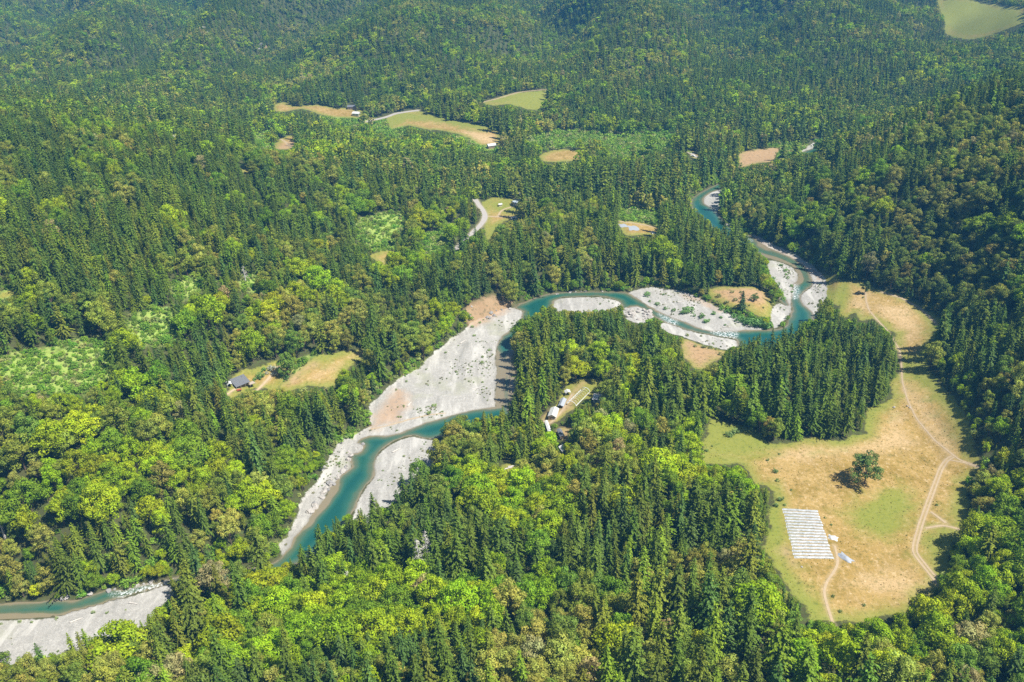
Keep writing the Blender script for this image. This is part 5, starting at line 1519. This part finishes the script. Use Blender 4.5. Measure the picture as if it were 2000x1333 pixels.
# dead trees
def dead(label, at_, seed, Hh, rough=34, lean=0.0):
    root = empty('dead_tree', at_, seed * 1.7); root.rotation_euler = (lean, 0, seed * 1.7); tag(root, label, 'dead tree')
    a, b = snag(seed, Hh, rough); a.build('trunk', M_DEAD, root); b.build('branches', M_DEAD, root)
dead('tall grey dead snag with drooping bare branches beside a second snag', spot(824, 1142), 401, 25, 90)
dead('slimmer grey dead snag standing right of the first snag', spot(838, 1128), 402, 26, 70)
dead('lone grey dead snag left of the long lower green grove', spot(684, 1170), 403, 15, 60)
dead('thin pale dead snag at the brush gap on the left hill', spot(481, 556), 404, 13, 26)
dead('pale leaning dead snag among oaks on the golden oak slope', spot(1422, 1268), 405, 17, 34, .15)
dead('broken grey snag at the left edge above the lower river', spot(14, 1062), 406, 15, 14)
dead('grey many-twigged bare tree beside the lower white gravel bar', spot(422, 1188), 407, 11, 120)
dead('whitish twiggy dead tree in the bottom left wood', spot(246, 1290), 408, 10, 90)
# bushes standing out on bars, terraces and meadow
BUSH = {'gravel bar willow': ('the big grey gravel bar', [(923,640,1.7),(927,657,1.5),(871,690,1.3),(895,676,.8),(944,699,1.8),(941,710,1.7),(955,685,1.3),(951,720,1.0),(942,748,1.1),(946,735,.8),(818,732,.9),(848,794,1.7),(839,809,2.1),(794,746,1.3),(774,762,1.0),(937,632,1.6),(945,762,.7),(930,668,.7)]),
 'island willow': ('the split gravel bar', [(1300,604,2.6),(1336,612,4.2),(1346,610,4.0),(1372,622,3.8),(1381,630,2.8),(1394,614,2.2),(1408,622,1.6),(1264,578,3.0),(1270,590,1.8),(1284,596,2.0),(1316,608,2.0),(1416,636,1.2),(1296,577,1.4),(1357,618,1.6)]),
 'leaning willow': ('the backwater below the orange terrace', [(1420,612,3.4),(1432,620,3.2),(1446,628,4.2),(1458,632,4.6),(1470,634,4.8),(1484,636,5.0),(1496,640,4.6),(1410,606,2.6)]),
 'shore willow': ('the inner gravel bend', [(1526,520,2.0),(1534,530,2.2),(1540,544,2.2),(1545,560,1.8),(1546,572,1.6),(1516,560,3.6),(1522,574,3.6),(1529,586,2.6),(1512,548,3.4),(1536,538,1.8)]),
 'low bush': ('the orange dry flat', [(1357,678,1.5),(1376,680,2.2),(1387,681,2.0),(1400,684,2.0),(1341,656,2.2),(1369,657,1.4),(1408,694,2.6)]),
 'shore bush': ('the green pool bank', [(661,908,1.8),(664,862,1.6),(678,848,2.0),(700,838,1.6),(742,938,.6),(748,920,.6)]),
 'trailing bush': ('the lower white gravel bar', [(183,1198,1.2),(210,1198,1.0),(37,1216,1.3),(62,1217,.9),(112,1210,1.4),(245,1192,.8),(4,1219,1.0)]),
 'terrace bush': ('the orange terrace', [(1430,572,1.8),(1436,588,2.2),(1462,598,1.6),(1490,602,1.4),(1420,592,2.0),(1500,590,1.6),(1404,580,2.4),(1446,572,1.4)]),
 'meadow bush': ('the open right-hand meadow', [(1424,852,2.8),(1436,846,2.4),(1522,888,.9),(1500,900,1.2),(1512,922,2.2),(1520,940,1.8),(1545,958,.9),(1526,978,2.0),(1516,990,1.8),(1532,988,1.0),(1627,1166,1.0),(1641,1196,1.1),(1687,1183,1.0),(1829,988,1.1),(1876,976,1.3),(1380,882,1.2),(1390,872,1.0),(1612,1012,.9),(1623,1026,.8),(1686,582,1.0),(1668,597,.8)]),
 'white flowering bush': ('the grey metal-roofed house', [(530,722,2.4),(541,724,2.8),(549,729,2.4),(536,733,2.0),(523,730,2.0)]),
 'yard shrub': ('the grey metal-roofed house', [(509,738,3.0),(499,744,2.2),(560,740,2.0),(552,736,2.0),(516,726,2.6)])}
cr = KINDS['shrub']['near']
for nm, (where, L_) in BUSH.items():
    for k, (a, b, h_) in enumerate(sorted(L_, key=lambda q: -q[2])):
        p = spot(a, b); o = bpy.data.objects.new('shrub', cr[int(rr.integers(0, 3))][0]); COL.objects.link(o)
        o.location = (p[0], p[1], p[2] - .05); o.rotation_euler = (0, 0, rr.uniform(0, 6.28)); w_ = h_ / 3 * rr.uniform(.9, 1.25); o.scale = (w_, w_, h_ / 3)
        base = np.array({'gravel bar willow': (.15, .19, .07), 'island willow': (.10, .17, .05), 'leaning willow': (.085, .16, .045), 'shore willow': (.12, .19, .055), 'low bush': (.14, .16, .06), 'shore bush': (.14, .19, .06),
                         'trailing bush': (.15, .18, .08), 'terrace bush': (.14, .15, .055), 'meadow bush': (.10, .14, .045), 'white flowering bush': (.55, .57, .48), 'yard shrub': (.09, .16, .04)}[nm]) * (1.0 if nm.startswith('white') else 2.5) * rr.normal(1, .1)
        o['tint'] = [float(x) for x in base] + [1.0]
        rk = ('largest' if k == 0 else (ORD[k] + 'largest' if k < len(ORD) else ('next to smallest' if k < len(L_) - 1 else 'smallest')))
        tag(o, f'{nm} by itself, {rk} of those at {where}', 'shrub', 'bushes standing in the open')
# fallen logs in the glade
for k, (a, b, yw, l_) in enumerate(((992, 916, .4, 5.0), (1006, 919, 1.0, 6.5), (1018, 922, -.3, 5.5), (1000, 912, .1, 4.0))):
    p = spot(a, b); m = MB(); d = np.array([math.cos(yw), math.sin(yw), 0]) * l_ / 2
    m.tube([(p + np.array([0, 0, .3]) - d), p + np.array([0, 0, .38]), p + np.array([0, 0, .3]) + d], [.36, .32, .24], 8)
    tag(m.build('log', M_DEAD), ['short pale log', 'longest pale log', 'pale log nearest the white-roofed hut', 'smallest pale log'][k] + ' lying in the dark glade', 'log', 'logs lying in the glade')

# driftwood on the gravel
for k, (a, b, yw, l_, where) in enumerate(((905,668,.9,5.5,'far part of the big grey gravel bar'), (930,760,.2,4.0,'river side of the big grey gravel bar'), (800,790,1.2,4.5,'orange patch of the big grey gravel bar'), (775,880,.7,5.0,'white bar by the green pool'),
        (1330,590,.3,5.0,'split gravel bar'), (1420,640,-.2,4.5,'lower tip of the split gravel bar'), (1594,560,1.3,5.0,'curving gravel strip'), (150,1212,.5,4.5,'lower white gravel bar'), (262,1180,-.3,3.8,'upstream end of the lower white gravel bar'), (1370,668,.1,4.2,'gravel below the orange dry flat'))):
    p = spot(a, b); m = MB(); d = np.array([math.cos(yw), math.sin(yw), 0]) * l_ / 2
    m.tube([(p + np.array([0, 0, .22]) - d), p + np.array([.1, .1, .3]), p + np.array([0, 0, .22]) + d], [.30, .26, .14], 7)
    e = p - d + np.array([0, 0, .3])
    for q in range(4):
        an = yw + 3.14 + (q - 1.5) * .7; m.tube([e + d * .06, e + np.array([math.cos(an), math.sin(an), .35 * (q % 2)]) * .8], [.14, .04], 5)
    tag(m.build('driftwood_log', M_DEAD), 'bleached driftwood log on the ' + where, 'log', 'driftwood logs on the gravel')

# ------------------------------------------------------------------ the air between
t = NT('haze')
v = t.nd('ShaderNodeVolumePrincipled'); v.inputs['Color'].default_value = (.10, .42, .86, 1); v.inputs['Density'].default_value = HAZE_DENSITY; v.inputs['Anisotropy'].default_value = .0
t.t.links.new(v.outputs[0], t.out.inputs['Volume'])
m = MB(); zlo, zhi = -3.0, max(float(TZ.max()), CAM_H) + 40
ex = float(np.abs(TX).max()) + 60
m.box((0, 2300, (zlo + zhi) / 2), (2 * ex, 4900, zhi - zlo))
o = m.build('haze', t.m); tag(o, kind='stuff'); o.display_type = 'WIRE'
